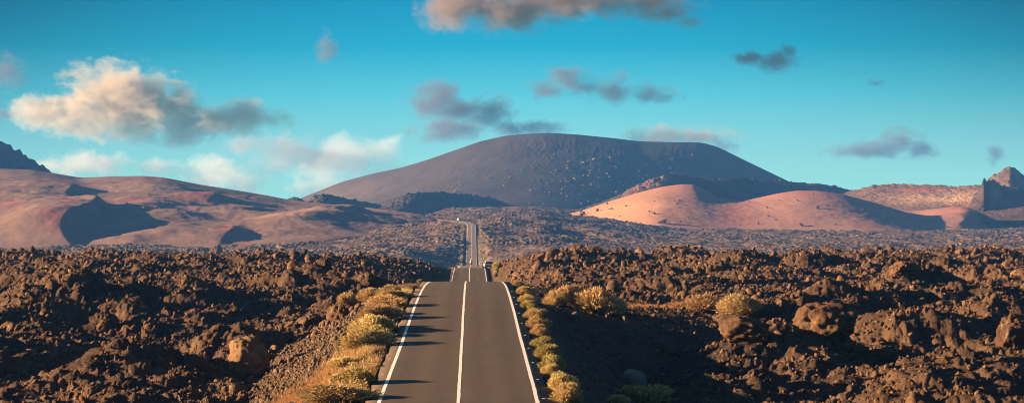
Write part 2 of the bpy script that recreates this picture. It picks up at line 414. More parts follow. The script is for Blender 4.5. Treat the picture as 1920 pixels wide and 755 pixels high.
def hill(name, sil, dr, front, base, label_mat, p0, p1, back=.10, shape=1.0, rough=0., rills=0., dunes=(), reds=(), pales=(), pstep=2.2, nrow=170, jag=0., extra=None, rnd=1.0, blur=0, sm=7):
    """dr(px): distance/F of the ridge, front(px): distance/F of the foot, base(px): height of the foot"""
    sx, sy = prof(sil, sm)
    px = np.arange(p0, p1, pstep)
    S = np.interp(px, sx, sy)
    J = 0
    if jag: J = jag * (np.abs(vn(px / 9.0, px * 0, 5)) * 1.2 + .8 * np.abs(vn(px / 3.7, px * 0, 6)) - .5)
    dR, dF, bz = dr(px) * F, front(px) * F, base(px)
    t = np.concatenate([np.linspace(-.06, 1, nrow), 1 + np.linspace(.02, 1, 40)])[:, None]
    D = np.where(t <= 1, dF + (dR - dF) * t, dR + (t - 1) * back * F)
    zr = (HY - S) * dr(px)
    if blur:
        zb = (HY - gsmooth(S, blur / pstep)) * dr(px); zr = zb + (zr - zb) * np.clip(t, 0, 1) ** 3.5
    s = np.clip(t, 0, 1)
    f = np.where(t <= 1, s ** shape, 1 - ((t - 1)) ** 1.5 * 1.0)
    f = np.where(t <= 1, f * (1 - rnd * .0), f)
    P = np.broadcast_to(px, D.shape)
    X = (P - 960) / F * D
    z = bz + (zr - bz) * f
    z = np.where(t < 0, bz + t * 60, z)
    z = np.where(t > 1, np.maximum(z, -40), z)
    win = np.sin(np.clip(t, 0, 1) * math.pi) ** .5 + 0 * z
    for (cp, ct, A, wl, wr, wt) in dunes:
        u = P - cp - (t - ct) * 107 + (30 * vn(t * 7.0 + cp, t * 0, 9) + 9 * vn(t * 17.0 + cp, t * 0, 19)) * (1 - .8 * sstep(.45, .65, t))
        g = np.where(u < 0, np.exp(-(u / wl) ** 2), np.exp(-(np.abs(u) / wr) ** 1.6))
        z = z + A * g * np.exp(-((t - ct) / wt) ** 2) * np.clip(win, 0, 1)
    if rills:
        wv = vn(P / 40.0, t * 6.0, 15)
        z = z + rills * np.abs(vn(P / 4.6 + wv * 2.2 + .8 * vn(P / 11, t * 16, 16), t * 5.0, 31)) * win * sstep(.3, .8, t) * sstep(900, 1040, P) * (.35 + .65 * sstep(-.3, .3, vn(P / 60, t * 4, 17))) 
    if rough:
        z = z + rough * (fbm(X / 60, D / 60, 77, 5, .55)) * win + (.10 * vn(X / 5.0, D / 8.0, 91) + .08 * np.abs(vn(X / 2.6, D / 4.0, 92)) + .45 * np.abs(vn(X / 16.0 + .5 * vn(X / 30, D / 30, 94), D / 60.0, 93)) * sstep(0, .5, vn(X / 90, D / 120, 95))) * win
    if jag:
        z = z + J * dr(px) * np.exp(-((t - 1) / .10) ** 2)
        z = z + jag * .8 * (np.abs(vn(X / 14, D / 12, 81)) + .7 * np.abs(vn(X / 6.5, D / 5, 82)) + .5 * np.abs(vn(X / 3, D / 2.4, 83)) - .5) * np.clip(t * 3 + .3, 0, 1)
    if extra is not None: z = z + extra(P, t, X, D)
    V = np.stack([X, D, z], -1).reshape(-1, 3)
    o = mesh_np(name, V, grid_faces(*D.shape), label_mat, None, jag == 0)
    tag(o, kind='structure')
    r = np.zeros(D.shape)
    for (cp, ct, wp, wt, a) in reds: r = r + a * np.exp(-(((P - cp) / wp) ** 2 + ((t - ct) / wt) ** 2))
    attr(o, 'red', np.clip(r, 0, 1))
    q = np.zeros(D.shape)
    for (cp, ct, wp, wt, a) in pales: q = q + a * np.exp(-(((P - cp) / wp) ** 2 + ((t - ct) / wt) ** 2))
    attr(o, 'pale', np.clip(q, 0, 1))
    return dict(P=P, T=t + 0 * z, X=X, D=D, z=z)

const = lambda v: (lambda p: np.full_like(p, v, dtype=float))
M['hill_brown'] = mat_hill('brown cinder slope', [(.3, (.145, .090, .070)), (.5, (.205, .128, .100)), (.7, (.265, .168, .130))], (.29, .07, .055), 1.0, .02, (.40, .26, .16))
M['hill_dark'] = mat_hill('dark ash slope', [(.3, (.040, .032, .028)), (.5, (.057, .045, .039)), (.7, (.076, .058, .050))], (.2, .08, .06), 1.0, .015, (.13, .10, .085))
M['hill_pink'] = mat_hill('pink cinder slope', [(.3, (.265, .135, .097)), (.5, (.34, .172, .122)), (.7, (.40, .205, .142))], (.33, .095, .07), .6, .012, (.46, .25, .12))
M['hill_wall'] = mat_hill('crater wall rock', [(.3, (.070, .040, .028)), (.5, (.135, .078, .052)), (.7, (.215, .130, .082))], (.33, .10, .07), 2.5, .03, (.42, .27, .16), .9)
M['hill_outcrop'] = mat_hill('brown outcrop rock', [(.3, (.030, .021, .017)), (.5, (.058, .039, .030)), (.7, (.10, .066, .048))], (.3, .10, .07), 2.0, .03, (.36, .22, .14), .9)
M['hill_grey'] = mat_hill('grey crater slope', [(.3, (.040, .032, .029)), (.5, (.065, .052, .045)), (.7, (.10, .078, .065))], (.3, .10, .07), 2.0, .03, (.34, .20, .14), .8)

HL = hill('brown_hill', [(-260, 300), (-120, 312), (0, 316), (60, 318), (110, 326), (150, 333), (200, 331), (270, 329.5), (310, 333), (370, 345), (440, 356), (500, 366), (540, 374), (600, 381), (700, 390), (780, 400), (830, 413), (870, 428)],
     lambda p: .53 - .06 * sstep(450, 850, p), lambda p: .372 + .05 * sstep(500, 850, p), lambda p: -36 + 12 * sstep(300, 800, p), M['hill_brown'], -240, 860,
     shape=.95, rough=4.0, blur=25,
     dunes=[(128, .72, 8, 120, 24, .10), (160, .46, 9, 150, 22, .12), (130, .22, 19, 120, 16, .16), (60, .22, 5, 70, 60, .12), (436, .13, 9, 120, 18, .10),
            (592, .40, 10, 80, 95, .16), (392, .70, 6, 50, 45, .06), (215, .06, 8, 60, 40, .055), (330, .16, 4, 80, 60, .10), (470, .56, 4, 60, 30, .10), (330, .80, 3, 60, 50, .08),
            (665, .66, 8, 80, 26, .13), (520, .42, 3, 50, 60, .1), (270, .5, 3, 60, 50, .08), (330, .4, 3, 50, 40, .07)],
     reds=[(120, .74, 25, .035, 1), (290, .98, 40, .04, .9), (385, .70, 34, .05, 1), (250, .58, 60, .03, .7), (130, .40, 14, .05, .8), (105, .18, 25, .06, .8), (10, .42, 30, .06, .7),
           (425, .18, 12, .05, 1), (462, .06, 6, .05, 1), (610, .72, 30, .05, .8), (340, .66, 30, .025, .6)],
     pales=[(395, .735, 20, .02, .9), (115, .78, 18, .02, .7), (425, .25, 10, .02, .6), (575, .45, 22, .18, .55)])
hill('dark_hill', [(-300, 150), (-120, 205), (-40, 243), (0, 268), (30, 283), (60, 301), (85, 317), (110, 335), (150, 360)],
     lambda p: .62 + .10 * sstep(-200, 150, p), lambda p: .56 + .02 * sstep(-200, 150, p), const(-30), M['hill_grey'], -290, 150, jag=3.5, shape=.9)
HM = hill('mountain', [(480, 398), (520, 388), (560, 373), (600, 357), (640, 341), (700, 325), (750, 315), (800, 300), (860, 279), (900, 265), (950, 254), (1000, 250), (1030, 249), (1080, 252), (1150, 259), (1200, 265), (1260, 266.5), (1315, 267), (1345, 275), (1400, 302), (1450, 326), (1500, 350), (1560, 378), (1620, 400)],
     lambda p: .80 + .03 * np.clip((p - 960) / 450, -1.3, 1.4) ** 2, lambda p: .695 + .075 * np.clip((p - 930) / 450, -1.2, 1.25) ** 2, const(-12), M['hill_dark'], 470, 1620,
     shape=.92, rough=2.0, rills=.8, nrow=220, pstep=2.0, reds=[], pales=[(650, .5, 130, .5, .8)])
PS = [(1030, 404), (1075, 400), (1110, 388), (1150, 375), (1200, 360), (1240, 350), (1280, 345), (1305, 346), (1325, 358), (1350, 371), (1385, 376), (1420, 371), (1460, 362), (1495, 357), (1540, 358), (1580, 364), (1640, 380), (1700, 398), (1760, 414), (1820, 427), (1900, 440), (2000, 448)]
HP = hill('pink_hill', PS, lambda p: .55 + .085 * sstep(1620, 1890, p), lambda p: .50 + .035 * sstep(1250, 1060, p) + .07 * sstep(1670, 1910, p), lambda p: -31 + 12 * sstep(1400, 1060, p), M['hill_pink'], 1035, 1960, shape=.85, rough=1.2, back=.03, blur=55,
     dunes=[(1530, .75, 2, 90, 110, .3)],
     reds=[(1240, .98, 60, .10, .6), (1520, .95, 60, .12, .8), (1760, .75, 70, .25, .6), (1380, .5, 40, .5, .5)], pales=[(1160, .5, 90, .5, .8)])
hill('pink_slope', [(1540, 380), (1600, 376), (1660, 382), (1720, 386), (1770, 382), (1810, 380), (1850, 388), (1900, 404), (1960, 420), (2150, 440)],
     lambda p: .60 + .03 * sstep(1800, 1950, p), lambda p: .525 + .03 * sstep(1700, 1500, p) + .05 * sstep(1800, 1950, p), const(-32), M['hill_pink'], 1545, 2140, shape=.85, rough=2.0, back=.03,
     dunes=[(1825, .5, 9, 120, 22, .4)], reds=[(1700, .9, 100, .12, .7), (1800, .7, 60, .3, .7)])
hill('crater_slope', [(1060, 402), (1100, 390), (1160, 368), (1200, 346), (1240, 332), (1270, 328), (1300, 334), (1340, 337), (1400, 336), (1480, 341), (1540, 346), (1572, 352), (1590, 358), (1650, 360), (1700, 372)],
     lambda p: .585 + .12 * sstep(1150, 1650, p), lambda p: .56 + .03 * sstep(1150, 1650, p), const(-22), M['hill_grey'], 1062, 1700, rough=2.5, jag=2.0, shape=.8,
     pales=[(1235, .95, 40, .10, .9), (1330, .98, 14, .05, .9), (1360, .96, 10, .05, .9), (1500, .95, 60, .08, .5)], reds=[(1225, .9, 50, .12, .7)])
hill('crater_wall', [(1560, 372), (1600, 358), (1630, 349.5), (1680, 346), (1750, 347), (1790, 351), (1825, 349), (1850, 345), (1900, 352), (1980, 380)],
     lambda p: .66 - .055 * sstep(1580, 1850, p), lambda p: .585 - .03 * sstep(1580, 1850, p), const(-16), M['hill_wall'], 1565, 1980, rough=3.0, jag=1.6, shape=.8,
     pales=[(1740, .45, 90, .14, .6), (1800, .6, 40, .25, .6)], reds=[(1740, .75, 60, .08, .7), (1840, .5, 40, .2, .5)])
hill('rocky_peak', [(1800, 372), (1840, 348), (1865, 329), (1893, 313.5), (1903, 317), (1915, 328), (1950, 350), (2040, 385)],
     lambda p: .70 + .12 * sstep(1894, 2000, p), lambda p: .65 + .07 * sstep(1894, 2020, p), const(-10), M['hill_wall'], 1795, 2040, sm=2, jag=2.5, shape=.9, pstep=1.6)
hill('rock_outcrop', [(1800, 400), (1812, 388), (1822, 374), (1832, 361), (1839, 350), (1845, 335), (1850, 342), (1860, 341), (1876, 348), (1900, 360), (1935, 366), (2000, 382), (2120, 400)],
     lambda p: .578 + .09 * sstep(1835, 1990, p), lambda p: .556 + .06 * sstep(1835, 1990, p), const(-22), M['hill_outcrop'], 1802, 2120, sm=2, jag=3.0, shape=.7, pstep=1.4, back=.02,
     pales=[(1868, .6, 12, .4, .9)])
hill('lava_ridge', [(690, 392), (720, 381), (738, 372), (765, 364), (790, 363), (812, 361), (860, 365), (905, 370), (930, 375), (950, 384), (975, 396)],
     lambda p: .615 + .08 * sstep(750, 970, p), lambda p: .598 + .055 * sstep(740, 970, p), const(-10), M['hill_grey'], 690, 975, jag=2.6, shape=.6, back=.03, pstep=1.5, nrow=90)
hill('lava_ridge', [(570, 385), (585, 374), (597, 366), (610, 367), (640, 373), (668, 378), (700, 384), (740, 392)],
     lambda p: .60 + .06 * sstep(585, 720, p), lambda p: .575 + .045 * sstep(590, 720, p), const(-8), M['hill_grey'], 570, 735, jag=3.0, shape=.6, back=.02, pstep=1.5, nrow=60)
hill('lava_ridge', [(536, 378), (545, 371), (554, 367.5), (562, 371), (572, 380)],
     const(.59), const(.575), const(-8), M['hill_grey'], 536, 572, jag=1.5, shape=.6, back=.02, pstep=1.0, nrow=40)

# ------------------------------------------------------------------ rocks
def ico(sub):
    bm = bmesh.new(); bmesh.ops.create_icosphere(bm, subdivisions=sub, radius=1)
    v = np.array([x.co[:] for x in bm.verts]); f = np.array([[w.index for w in q.verts] for q in bm.faces]); bm.free()
    return v, f

def n3(p, s, seed):
    q = p * s + seed * 3.17; f = np.floor(q); u = q - f; u = u * u * (3 - 2 * u); i = f.astype(np.int32); r = 0
    for dz in (0, 1):
        for dy in (0, 1):
            for dx in (0, 1):
                w = (u[:, 0] if dx else 1 - u[:, 0]) * (u[:, 1] if dy else 1 - u[:, 1]) * (u[:, 2] if dz else 1 - u[:, 2])
                r = r + w * _h(i[:, 0] + np.int32(dx + 57 * (seed % 91)), (i[:, 1] + np.int32(dy)) * np.int32(331) + (i[:, 2] + np.int32(dz)) * np.int32(7919), seed)
    return r * 2 - 1

def rock_mesh(seed, sub=3, squash=(1, 1, .8), cuts=9, rough=.22):
    r = np.random.default_rng(seed); v, f = ico(sub)
    p = v.copy()
    for k in range(cuts):
        n = r.normal(size=3); n /= np.linalg.norm(n); h = r.uniform(.62, .92)
        s = p @ n; m = s > h; p[m] -= np.outer((s[m] - h) * .92, n)
    q = p + v * (rough * (n3(v, 1.7, seed) * .8 + n3(v, 4.1, seed + 3) * .6 + n3(v, 9.0, seed + 5) * .45 + n3(v, 19.0, seed + 9) * .28))[:, None]
    return q * np.array(squash), f

rock_lib = bpy.data.collections.new('rock shapes')
for k in range(9):
    v, f = rock_mesh(100 + k, 2, (1, RNG.uniform(.65, 1.1), RNG.uniform(.55, .95)), 13, .26)
    ob = mesh_np('rock_shape', v, f, M['lava']); COL.objects.unlink(ob); rock_lib.objects.link(ob)

def scatter(name, pts, scl, rot, idx, lib, kind='stuff', mat=None):
    me = bpy.data.meshes.new(name)
    me.vertices.add(len(pts)); me.vertices.foreach_set('co', np.ascontiguousarray(pts, np.float32).ravel())
    for nm, ty, arr, key in (('scl', 'FLOAT_VECTOR', scl, 'vector'), ('rot', 'FLOAT_VECTOR', rot, 'vector'), ('idx', 'INT', idx, 'value')):
        at = me.attributes.new(nm, ty, 'POINT')
        at.data.foreach_set(key, np.ascontiguousarray(arr, np.int32 if ty == 'INT' else np.float32).ravel())
    o = bpy.data.objects.new(name, me); COL.objects.link(o); o['kind'] = kind
    g = bpy.data.node_groups.new(name + ' nodes', 'GeometryNodeTree')
    g.interface.new_socket('Geometry', in_out='INPUT', socket_type='NodeSocketGeometry')
    g.interface.new_socket('Geometry', in_out='OUTPUT', socket_type='NodeSocketGeometry')
    N = g.nodes; gi = N.new('NodeGroupInput'); go = N.new('NodeGroupOutput')
    ci = N.new('GeometryNodeCollectionInfo'); ci.inputs[0].default_value = lib; ci.inputs['Separate Children'].default_value = True; ci.inputs['Reset Children'].default_value = True
    ip = N.new('GeometryNodeInstanceOnPoints'); ip.inputs['Pick Instance'].default_value = True
    def na(nm, ty):
        q = N.new('GeometryNodeInputNamedAttribute'); q.data_type = ty; q.inputs[0].default_value = nm
        return [s for s in q.outputs if s.enabled and s.name == 'Attribute'][0]
    L = g.links
    L.new(gi.outputs[0], ip.inputs['Points']); L.new(ci.outputs[0], ip.inputs['Instance'])
    L.new(na('idx', 'INT'), ip.inputs['Instance Index']); L.new(na('scl', 'FLOAT_VECTOR'), ip.inputs['Scale'])
    e2r = N.new('FunctionNodeEulerToRotation'); L.new(na('rot', 'FLOAT_VECTOR'), e2r.inputs[0]); L.new(e2r.outputs[0], ip.inputs['Rotation'])
    last = ip.outputs[0]
    L.new(last, go.inputs[0])
    md = o.modifiers.new('scatter', 'NODES'); md.node_group = g
    return o

def near_rubble(n, smin, smax, seed, name, lib, pxr=(-80, 2000), dr=(72, 425), accept=None, zoff=.1):
    r = np.random.default_rng(seed)
    d = np.exp(r.uniform(math.log(dr[0]), math.log(dr[1]), n)); px = r.uniform(*pxr, n)
    X, z, dx, emb, nm = ground(px, d)
    keep = accept(X, d, dx, emb, r)
    px, d, X, z = px[keep], d[keep], X[keep], z[keep]; k = len(d)
    s = d * np.exp(r.normal(math.log(smin), .6, k)); s = np.minimum(s, smax * d / 100)
    scl = np.stack([s * r.uniform(.75, 1.35, k), s * r.uniform(.75, 1.35, k), s * r.uniform(.7, 1.2, k)], -1)
    rot = r.uniform(0, 6.28, (k, 3))
    print(name, k)
    return scatter(name, np.stack([X, d, z + zoff * s], -1), scl, rot, r.integers(0, len(lib.objects), k), lib)

def acc_lava(X, d, dx, emb, r):
    a = np.abs(dx); hol = np.exp(-((dx - 9) / 6.0) ** 2 - ((d - 134) / 22.0) ** 2) * (dx > 0)
    clump = fbm(X / 2.4, d / 2.4, 130, 2)
    p = sstep(5.0, 9.5, a) * (.25 + .75 * sstep(-.25, .35, clump)) * (1 - .35 * hol) * (1 - .5 * emb)
    return r.uniform(0, 1, len(X)) < p
near_rubble(260000, .00046, .55, 1, 'lava_rubble', rock_lib, accept=acc_lava)

pale_lib = bpy.data.collections.new('stone shapes')
for k in range(6):
    v, f = rock_mesh(300 + k, 2, (1, RNG.uniform(.6, 1.1), RNG.uniform(.5, .85)), 15, .2)
    ob = mesh_np('stone_shape', v, f, M['lava_pale']); COL.objects.unlink(ob); pale_lib.objects.link(ob)
def acc_bank(X, d, dx, emb, r):
    p = np.where(dx < 0, sstep(-6.2, -7.5, dx) * sstep(-15.5, -12, dx) * 1.0, sstep(5, 6, dx) * sstep(12, 8, dx) * .12)
    return (r.uniform(0, 1, len(X)) < p) & (d < 165)
near_rubble(42000, .00048, .35, 2, 'embankment_stones', pale_lib, (250, 1300), (76, 170), acc_bank)

def boulder(px, Y, w, h, seed, label, mat='boulder', cuts=16, rough=.13, sink=.42, squash=None, tilt=0):
    p = hit(px, Y); sc_ = p.y / F
    v, f = rock_mesh(seed, 5, squash or (1, .95, 1), cuts, rough)
    v = (v - (v.max(0) + v.min(0)) / 2) / ((v.max(0) - v.min(0)) / 2)
    W, H = w * sc_, h * sc_
    v = v * np.array([W / 2, W / 2 * .95, H / 2 * (1 + sink)])
    o = mesh_np('boulder', v, f, M[mat]); o.location = (p.x, p.y + W * .3, p.z + H / 2 * (1 - sink)); o.rotation_euler = (0, tilt, 0)
    tag(o, label, 'boulder', 'large boulders lying in the lava field')
    return o
boulder(465, 705, 80, 70, 501, 'large rounded orange brown boulder at the foot of the left stone embankment', 'boulder_tan', rough=.14, cuts=4)
boulder(634, 602, 50, 34, 502, 'round dark boulder on the left slope below the golden verge shrubs', rough=.17)
boulder(607, 503, 28, 22, 503, 'upright wedge of brown rock on the left skyline of the lava', rough=.12, cuts=10)
boulder(692, 542, 50, 34, 504, 'squat dark boulder behind the row of pale shrubs left of the road', rough=.17)
boulder(405, 475, 26, 17, 505, 'knobbly rock peak rising from the far left skyline of the lava', rough=.17)
boulder(1400, 640, 104, 46, 506, 'broad rough lava boulder at the right end of the shaded hollow', rough=.17)
boulder(1550, 632, 130, 66, 507, 'biggest craggy lava boulder, sunlit on its left and black on its right', rough=.17)
boulder(1258, 664, 32, 24, 508, 'small rounded tan boulder at the lit edge of the shaded hollow', rough=.12)
boulder(1190, 722, 48, 30, 509, 'smooth pale grey boulder lying alone in the deep shade of the hollow', 'boulder_pale', rough=.08, cuts=5)
boulder(1905, 655, 70, 70, 510, 'tall jagged lava crag at the right edge of the photo', rough=.17)
boulder(1015, 492, 30, 20, 511, 'brown rock knob on the skyline just right of the road cutting', rough=.17)
boulder(1700, 520, 60, 30, 512, 'dark overhanging lava block in the middle of the right hand field', rough=.17)
boulder(1650, 684, 80, 30, 513, 'ridged lava slab leaning up in the lower right field', rough=.17)
boulder(200, 622, 46, 36, 514, 'crumbly brown lava lump on the sunlit mound at lower left', rough=.17)
boulder(1080, 600, 22, 16, 515, 'small pinkish stone on the bank edge under the right shrub pair', 'lava_pale', rough=.12)
boulder(440, 742, 26, 22, 516, 'pale fist shaped stone near the bottom left of the embankment', 'lava_pale', rough=.12)

# ------------------------------------------------------------------ shrubs
def shrub_np(seed, nblade=2600, lumps=9, blen=.11, bw=.018, up=.35, openness=.5):
    """unit shrub: about 1 m across, .75 m tall, a dome of upright leafy sprays"""
    r = np.random.default_rng(seed)
    c = r.normal(size=(lumps, 3)); c[:, 2] = np.abs(c[:, 2]); c /= np.linalg.norm(c, axis=1)[:, None]
    cc = c * np.array([.30, .30, .34]) * r.uniform(.6, 1.05, lumps)[:, None] + np.array([0, 0, .12]); cr = r.uniform(.11, .26, lumps)
    k = r.integers(0, lumps, nblade)
    dv = r.normal(size=(nblade, 3)); dv /= np.linalg.norm(dv, axis=1)[:, None]
    p = cc[k] + dv * (cr[k] * r.uniform(.25, 1, nblade) ** openness)[:, None]
    p[:, 2] = np.abs(p[:, 2])
    out = p - np.array([0, 0, .0]); out /= np.linalg.norm(out, axis=1)[:, None] + 1e-6
    ax = out + r.normal(size=(nblade, 3)) * .45 + np.array([0, 0, up]); ax /= np.linalg.norm(ax, axis=1)[:, None]
    sd = np.cross(ax, r.normal(size=(nblade, 3))); sd /= np.linalg.norm(sd, axis=1)[:, None] + 1e-6
    L = (blen * r.uniform(.5, 1.4, nblade))[:, None]; W = (bw * r.uniform(.6, 1.4, nblade))[:, None]
    v = np.stack([p - sd * W * .6, p + sd * W * .6, p + ax * L * .6 + sd * W, p + ax * L, p + ax * L * .6 - sd * W], 1).reshape(-1, 3)
    f = (np.arange(nblade) * 5)[:, None] + np.arange(5)[None, :]
    tint = np.clip(r.normal(.5, .2, nblade) + (r.uniform(0, 1, lumps)[k] - .5) * .35, 0, 1)
    return v, f, np.repeat(tint, 5)

def stems_np(seed, n=14):
    r = np.random.default_rng(seed); V = []; Fc = []
    for i in range(n):
        a = r.uniform(0, 6.28); e = r.uniform(.15, .5); L = r.uniform(.35, .6)
        pts = [np.zeros(3)]
        for q in range(1, 5):
            pts.append(np.array([math.cos(a) * e * L * q / 2.6, math.sin(a) * e * L * q / 2.6, L * q / 4]) + r.normal(size=3) * .015)
        b = len(V)
        for q, pp in enumerate(pts):
            rad = .014 * (1 - q / 5)
            for w in range(4): V.append(pp + rad * np.array([math.cos(w * 1.571), math.sin(w * 1.571), 0]))
        for q in range(4):
            for w in range(4): Fc.append([b + q * 4 + w, b + q * 4 + (w + 1) % 4, b + q * 4 + 4 + (w + 1) % 4, b + q * 4 + 4 + w])
    return np.array(V), np.array(Fc)

SHR = {}
def shrub_proto(kind, i):
    key = (kind, i)
    if key in SHR: return SHR[key]
    mk = {'gold': dict(nblade=6000, lumps=17, blen=.085, bw=.009, openness=.5), 'green': dict(nblade=4200, lumps=11, blen=.12, bw=.012, up=.6, openness=.55)}[kind]
    v, f, t = shrub_np(900 + i * 13 + (0 if kind == 'gold' else 500), **mk)
    me = bpy.data.meshes.new('foliage'); 
    o = mesh_np('foliage', v, f, M[kind], None); attr(o, 'tint', t); o.location = (0, 0, 0)
    sv, sf = stems_np(1200 + i); s = mesh_np('stems', sv, sf, M['twig'], None)
    COL.objects.unlink(o); COL.objects.unlink(s)
    SHR[key] = (o.data, s.data); return SHR[key]

shrub_n = [0]
GL, GR = 'shrubs along the left verge', 'shrubs along the right verge'
def shrub(px, Y, w, h, kind, label, group, dmul=1.0, at=None):
    """px, Y: photo pixel of the shrub's foot; w, h: size in photo pixels"""
    p = at or hit(px, Y); s = p.y / F
    if group in (GL, GR):                                   # keep the verge shrubs off the asphalt
        cx = float(road_x(p.y)); half = w * s * (.52 if group == GL else .46)
        p.x = min(p.x, cx - 3.5 - half) if group == GL else max(p.x, cx + 3.45 + half)
        p.z = float(gz(p.x, p.y)[0])
    i = shrub_n[0] % 6; shrub_n[0] += 1
    fm, sm = shrub_proto(kind, i)
    e = empty('shrub', (p.x, p.y, p.z - .04), random.uniform(0, 6.28))
    e.scale = (w * s, w * s * dmul, h * s / .72)
    for nm, me in (('foliage', fm), ('stems', sm)):
        c = bpy.data.objects.new(nm, me); COL.objects.link(c); c.parent = e
    tag(e, label, 'shrub', group)
    return e

def verge(px_edge, Y, off):
    """a point on the verge at lateral offset off from the road centre, seen at photo row Y"""
    d = np.arange(70, 190, .1); z = ground(960 + (road_x(d) + off) / d * F, d)[1]
    yy = HY - z / d * F; k = int(np.argmin(np.abs(yy - Y) + (d > 175) * 50)); return Vector((road_x(d[k]) + off, d[k], z[k]))

LV = [  # photo column, foot row, width, height, kind, label
    (665, 752, 70, 38, 'gold', 'pale straw shrub at the very bottom of the left verge'),
    (690, 722, 44, 36, 'green', 'greenish shrub nearest the road at lower left'),
    (655, 722, 44, 30, 'gold', 'low straw coloured shrub behind the greenish one at lower left'),
    (640, 690, 40, 26, 'gold', 'thin dry shrub among the orange grass on the left bank'),
    (706, 690, 24, 14, 'gold', 'tiny dry tuft shrub on the bare dirt beside the left edge line'),
    (726, 650, 52, 42, 'gold', 'bushiest golden shrub at the near end of the left verge clump'),
    (745, 641, 36, 26, 'green', 'dark olive shrub touching the road in the left clump'),
    (715, 622, 60, 42, 'gold', 'tawny shrub second from the near end of the left clump'),
    (742, 618, 40, 30, 'gold', 'golden shrub on the road side of the left clump, third row'),
    (712, 600, 50, 34, 'gold', 'broad pale gold shrub in the middle of the left clump'),
    (742, 592, 40, 26, 'gold', 'small gold shrub on the road side of the clump middle'),
    (735, 575, 46, 26, 'gold', 'low gold shrub toward the far end of the left clump'),
    (764, 560, 40, 20, 'gold', 'flat golden shrub at the far end of the left clump'),
    (781, 549, 26, 13, 'gold', 'small golden shrub farthest along the left verge before the crest'),
]
for (a, b, w, h, k, lb) in LV: shrub(a, b, w * 1.6, h * 1.02, k, lb, GL, 1.7)
for (a, b, w, h, lb) in [(652, 572, 46, 26, 'leftmost of three pale shrubs in a row on the left lava bank'),
                         (692, 564, 54, 26, 'middle pale shrub of the row on the left lava bank'),
                         (730, 553, 44, 24, 'right end shrub of the pale row on the left lava bank')]:
    shrub(a, b, w * 1.1, h * 1.1, 'gold', lb, 'row of shrubs on the left lava bank')
shrub(795, 533, 18, 10, 'green', 'bright yellow green shrub left of the first road crest', GL)
RV = [
    (1047, 755, 62, 40, 'gold', 'golden shrub lowest on the right verge, cut by the frame'),
    (1036, 732, 56, 36, 'gold', 'brownish gold shrub second from the bottom on the right verge'),
    (1020, 704, 36, 24, 'gold', 'small pale shrub squeezed between two bigger ones on the right verge'),
    (1016, 693, 42, 28, 'green', 'yellow green spreading shrub above the small pale one on the right verge'),
    (1023, 672, 44, 28, 'green', 'rounded olive shrub set back from the right edge line'),
    (1008, 652, 44, 22, 'green', 'brightest green shrub on the right verge'),
    (1000, 628, 38, 22, 'gold', 'tan shrub just beyond the bright green one'),
    (998, 615, 40, 24, 'gold', 'thick tan shrub in the middle of the right verge row'),
    (996, 598, 42, 22, 'gold', 'olive gold shrub above the thick tan one on the right verge'),
    (982, 578, 28, 16, 'green', 'small greenish shrub in shade on the right verge'),
    (980, 568, 30, 18, 'gold', 'golden shrub leaning over the right road edge near the crest'),
    (972, 552, 30, 16, 'gold', 'low wide gold shrub second from the crest on the right'),
    (988, 551, 22, 14, 'gold', 'gold shrub standing behind the low wide one near the right crest'),
    (961, 540, 22, 12, 'gold', 'gold shrub right beside the first road crest'),
]
for (a, b, w, h, k, lb) in RV: shrub(a, b, w * 1.3, h * 1.2, k, lb, GR)
for (a, b, w, h, k, lb) in [
    (1042, 572, 44, 24, 'gold', 'left low lobe of the shrub bank at the far side of the hollow'),
    (1066, 572, 56, 32, 'gold', 'wide golden shrub on the rim of the shaded hollow'),
    (1118, 586, 66, 42, 'gold', 'tallest golden shrub on the rim of the shaded hollow'),
    (1150, 588, 42, 26, 'gold', 'pale shrub pressed against the right of the tallest one'),
    (1316, 586, 66, 28, 'gold', 'pale fluffy shrub beside the strip of dry grass on the right'),
    (1383, 586, 70, 30, 'gold', 'domed straw shrub at the right end of the dry grass strip'),
    (1200, 757, 100, 30, 'green', 'grey green shrub at the bottom edge in the shaded hollow'),
    (1160, 760, 40, 18, 'gold', 'small straw shrub at the bottom left of the grey green one')]:
    shrub(a, b, w * 1.4, h * 1.4, k, lb, 'shrubs around the shaded hollow')
for (d_, off, w, h, k, lb) in [
    (.0965 * F, -5.4, 1.0, .95, 'green', 'yellow shrub left of the road in the dip'),
    (.103 * F, -5.3, .7, .5, 'gold', 'small gold shrub left of the second crest'),
    (.104 * F, -7.2, 1.4, .7, 'gold', 'wide gold shrub farther left of the second crest'),
    (.0945 * F, 4.6, 1.0, 1.5, 'gold', 'upright gold shrub right of the road in the dip'),
    (.098 * F, 4.9, 1.2, 1.3, 'gold', 'orange gold shrub above the upright one in the dip'),
    (.1015 * F, 5.3, 2.3, 1.7, 'green', 'big yellow shrub hiding part of the silver car'),
    (.1, 0, 0, 0, '', '')]:
    if not w: continue
    X = float(road_x(d_)) + off; sx = F / d_
    shrub(0, 0, w * sx, h * sx, k, lb, 'shrubs by the second road crest', at=Vector((X, d_, float(gz(X, d_)[0]))))

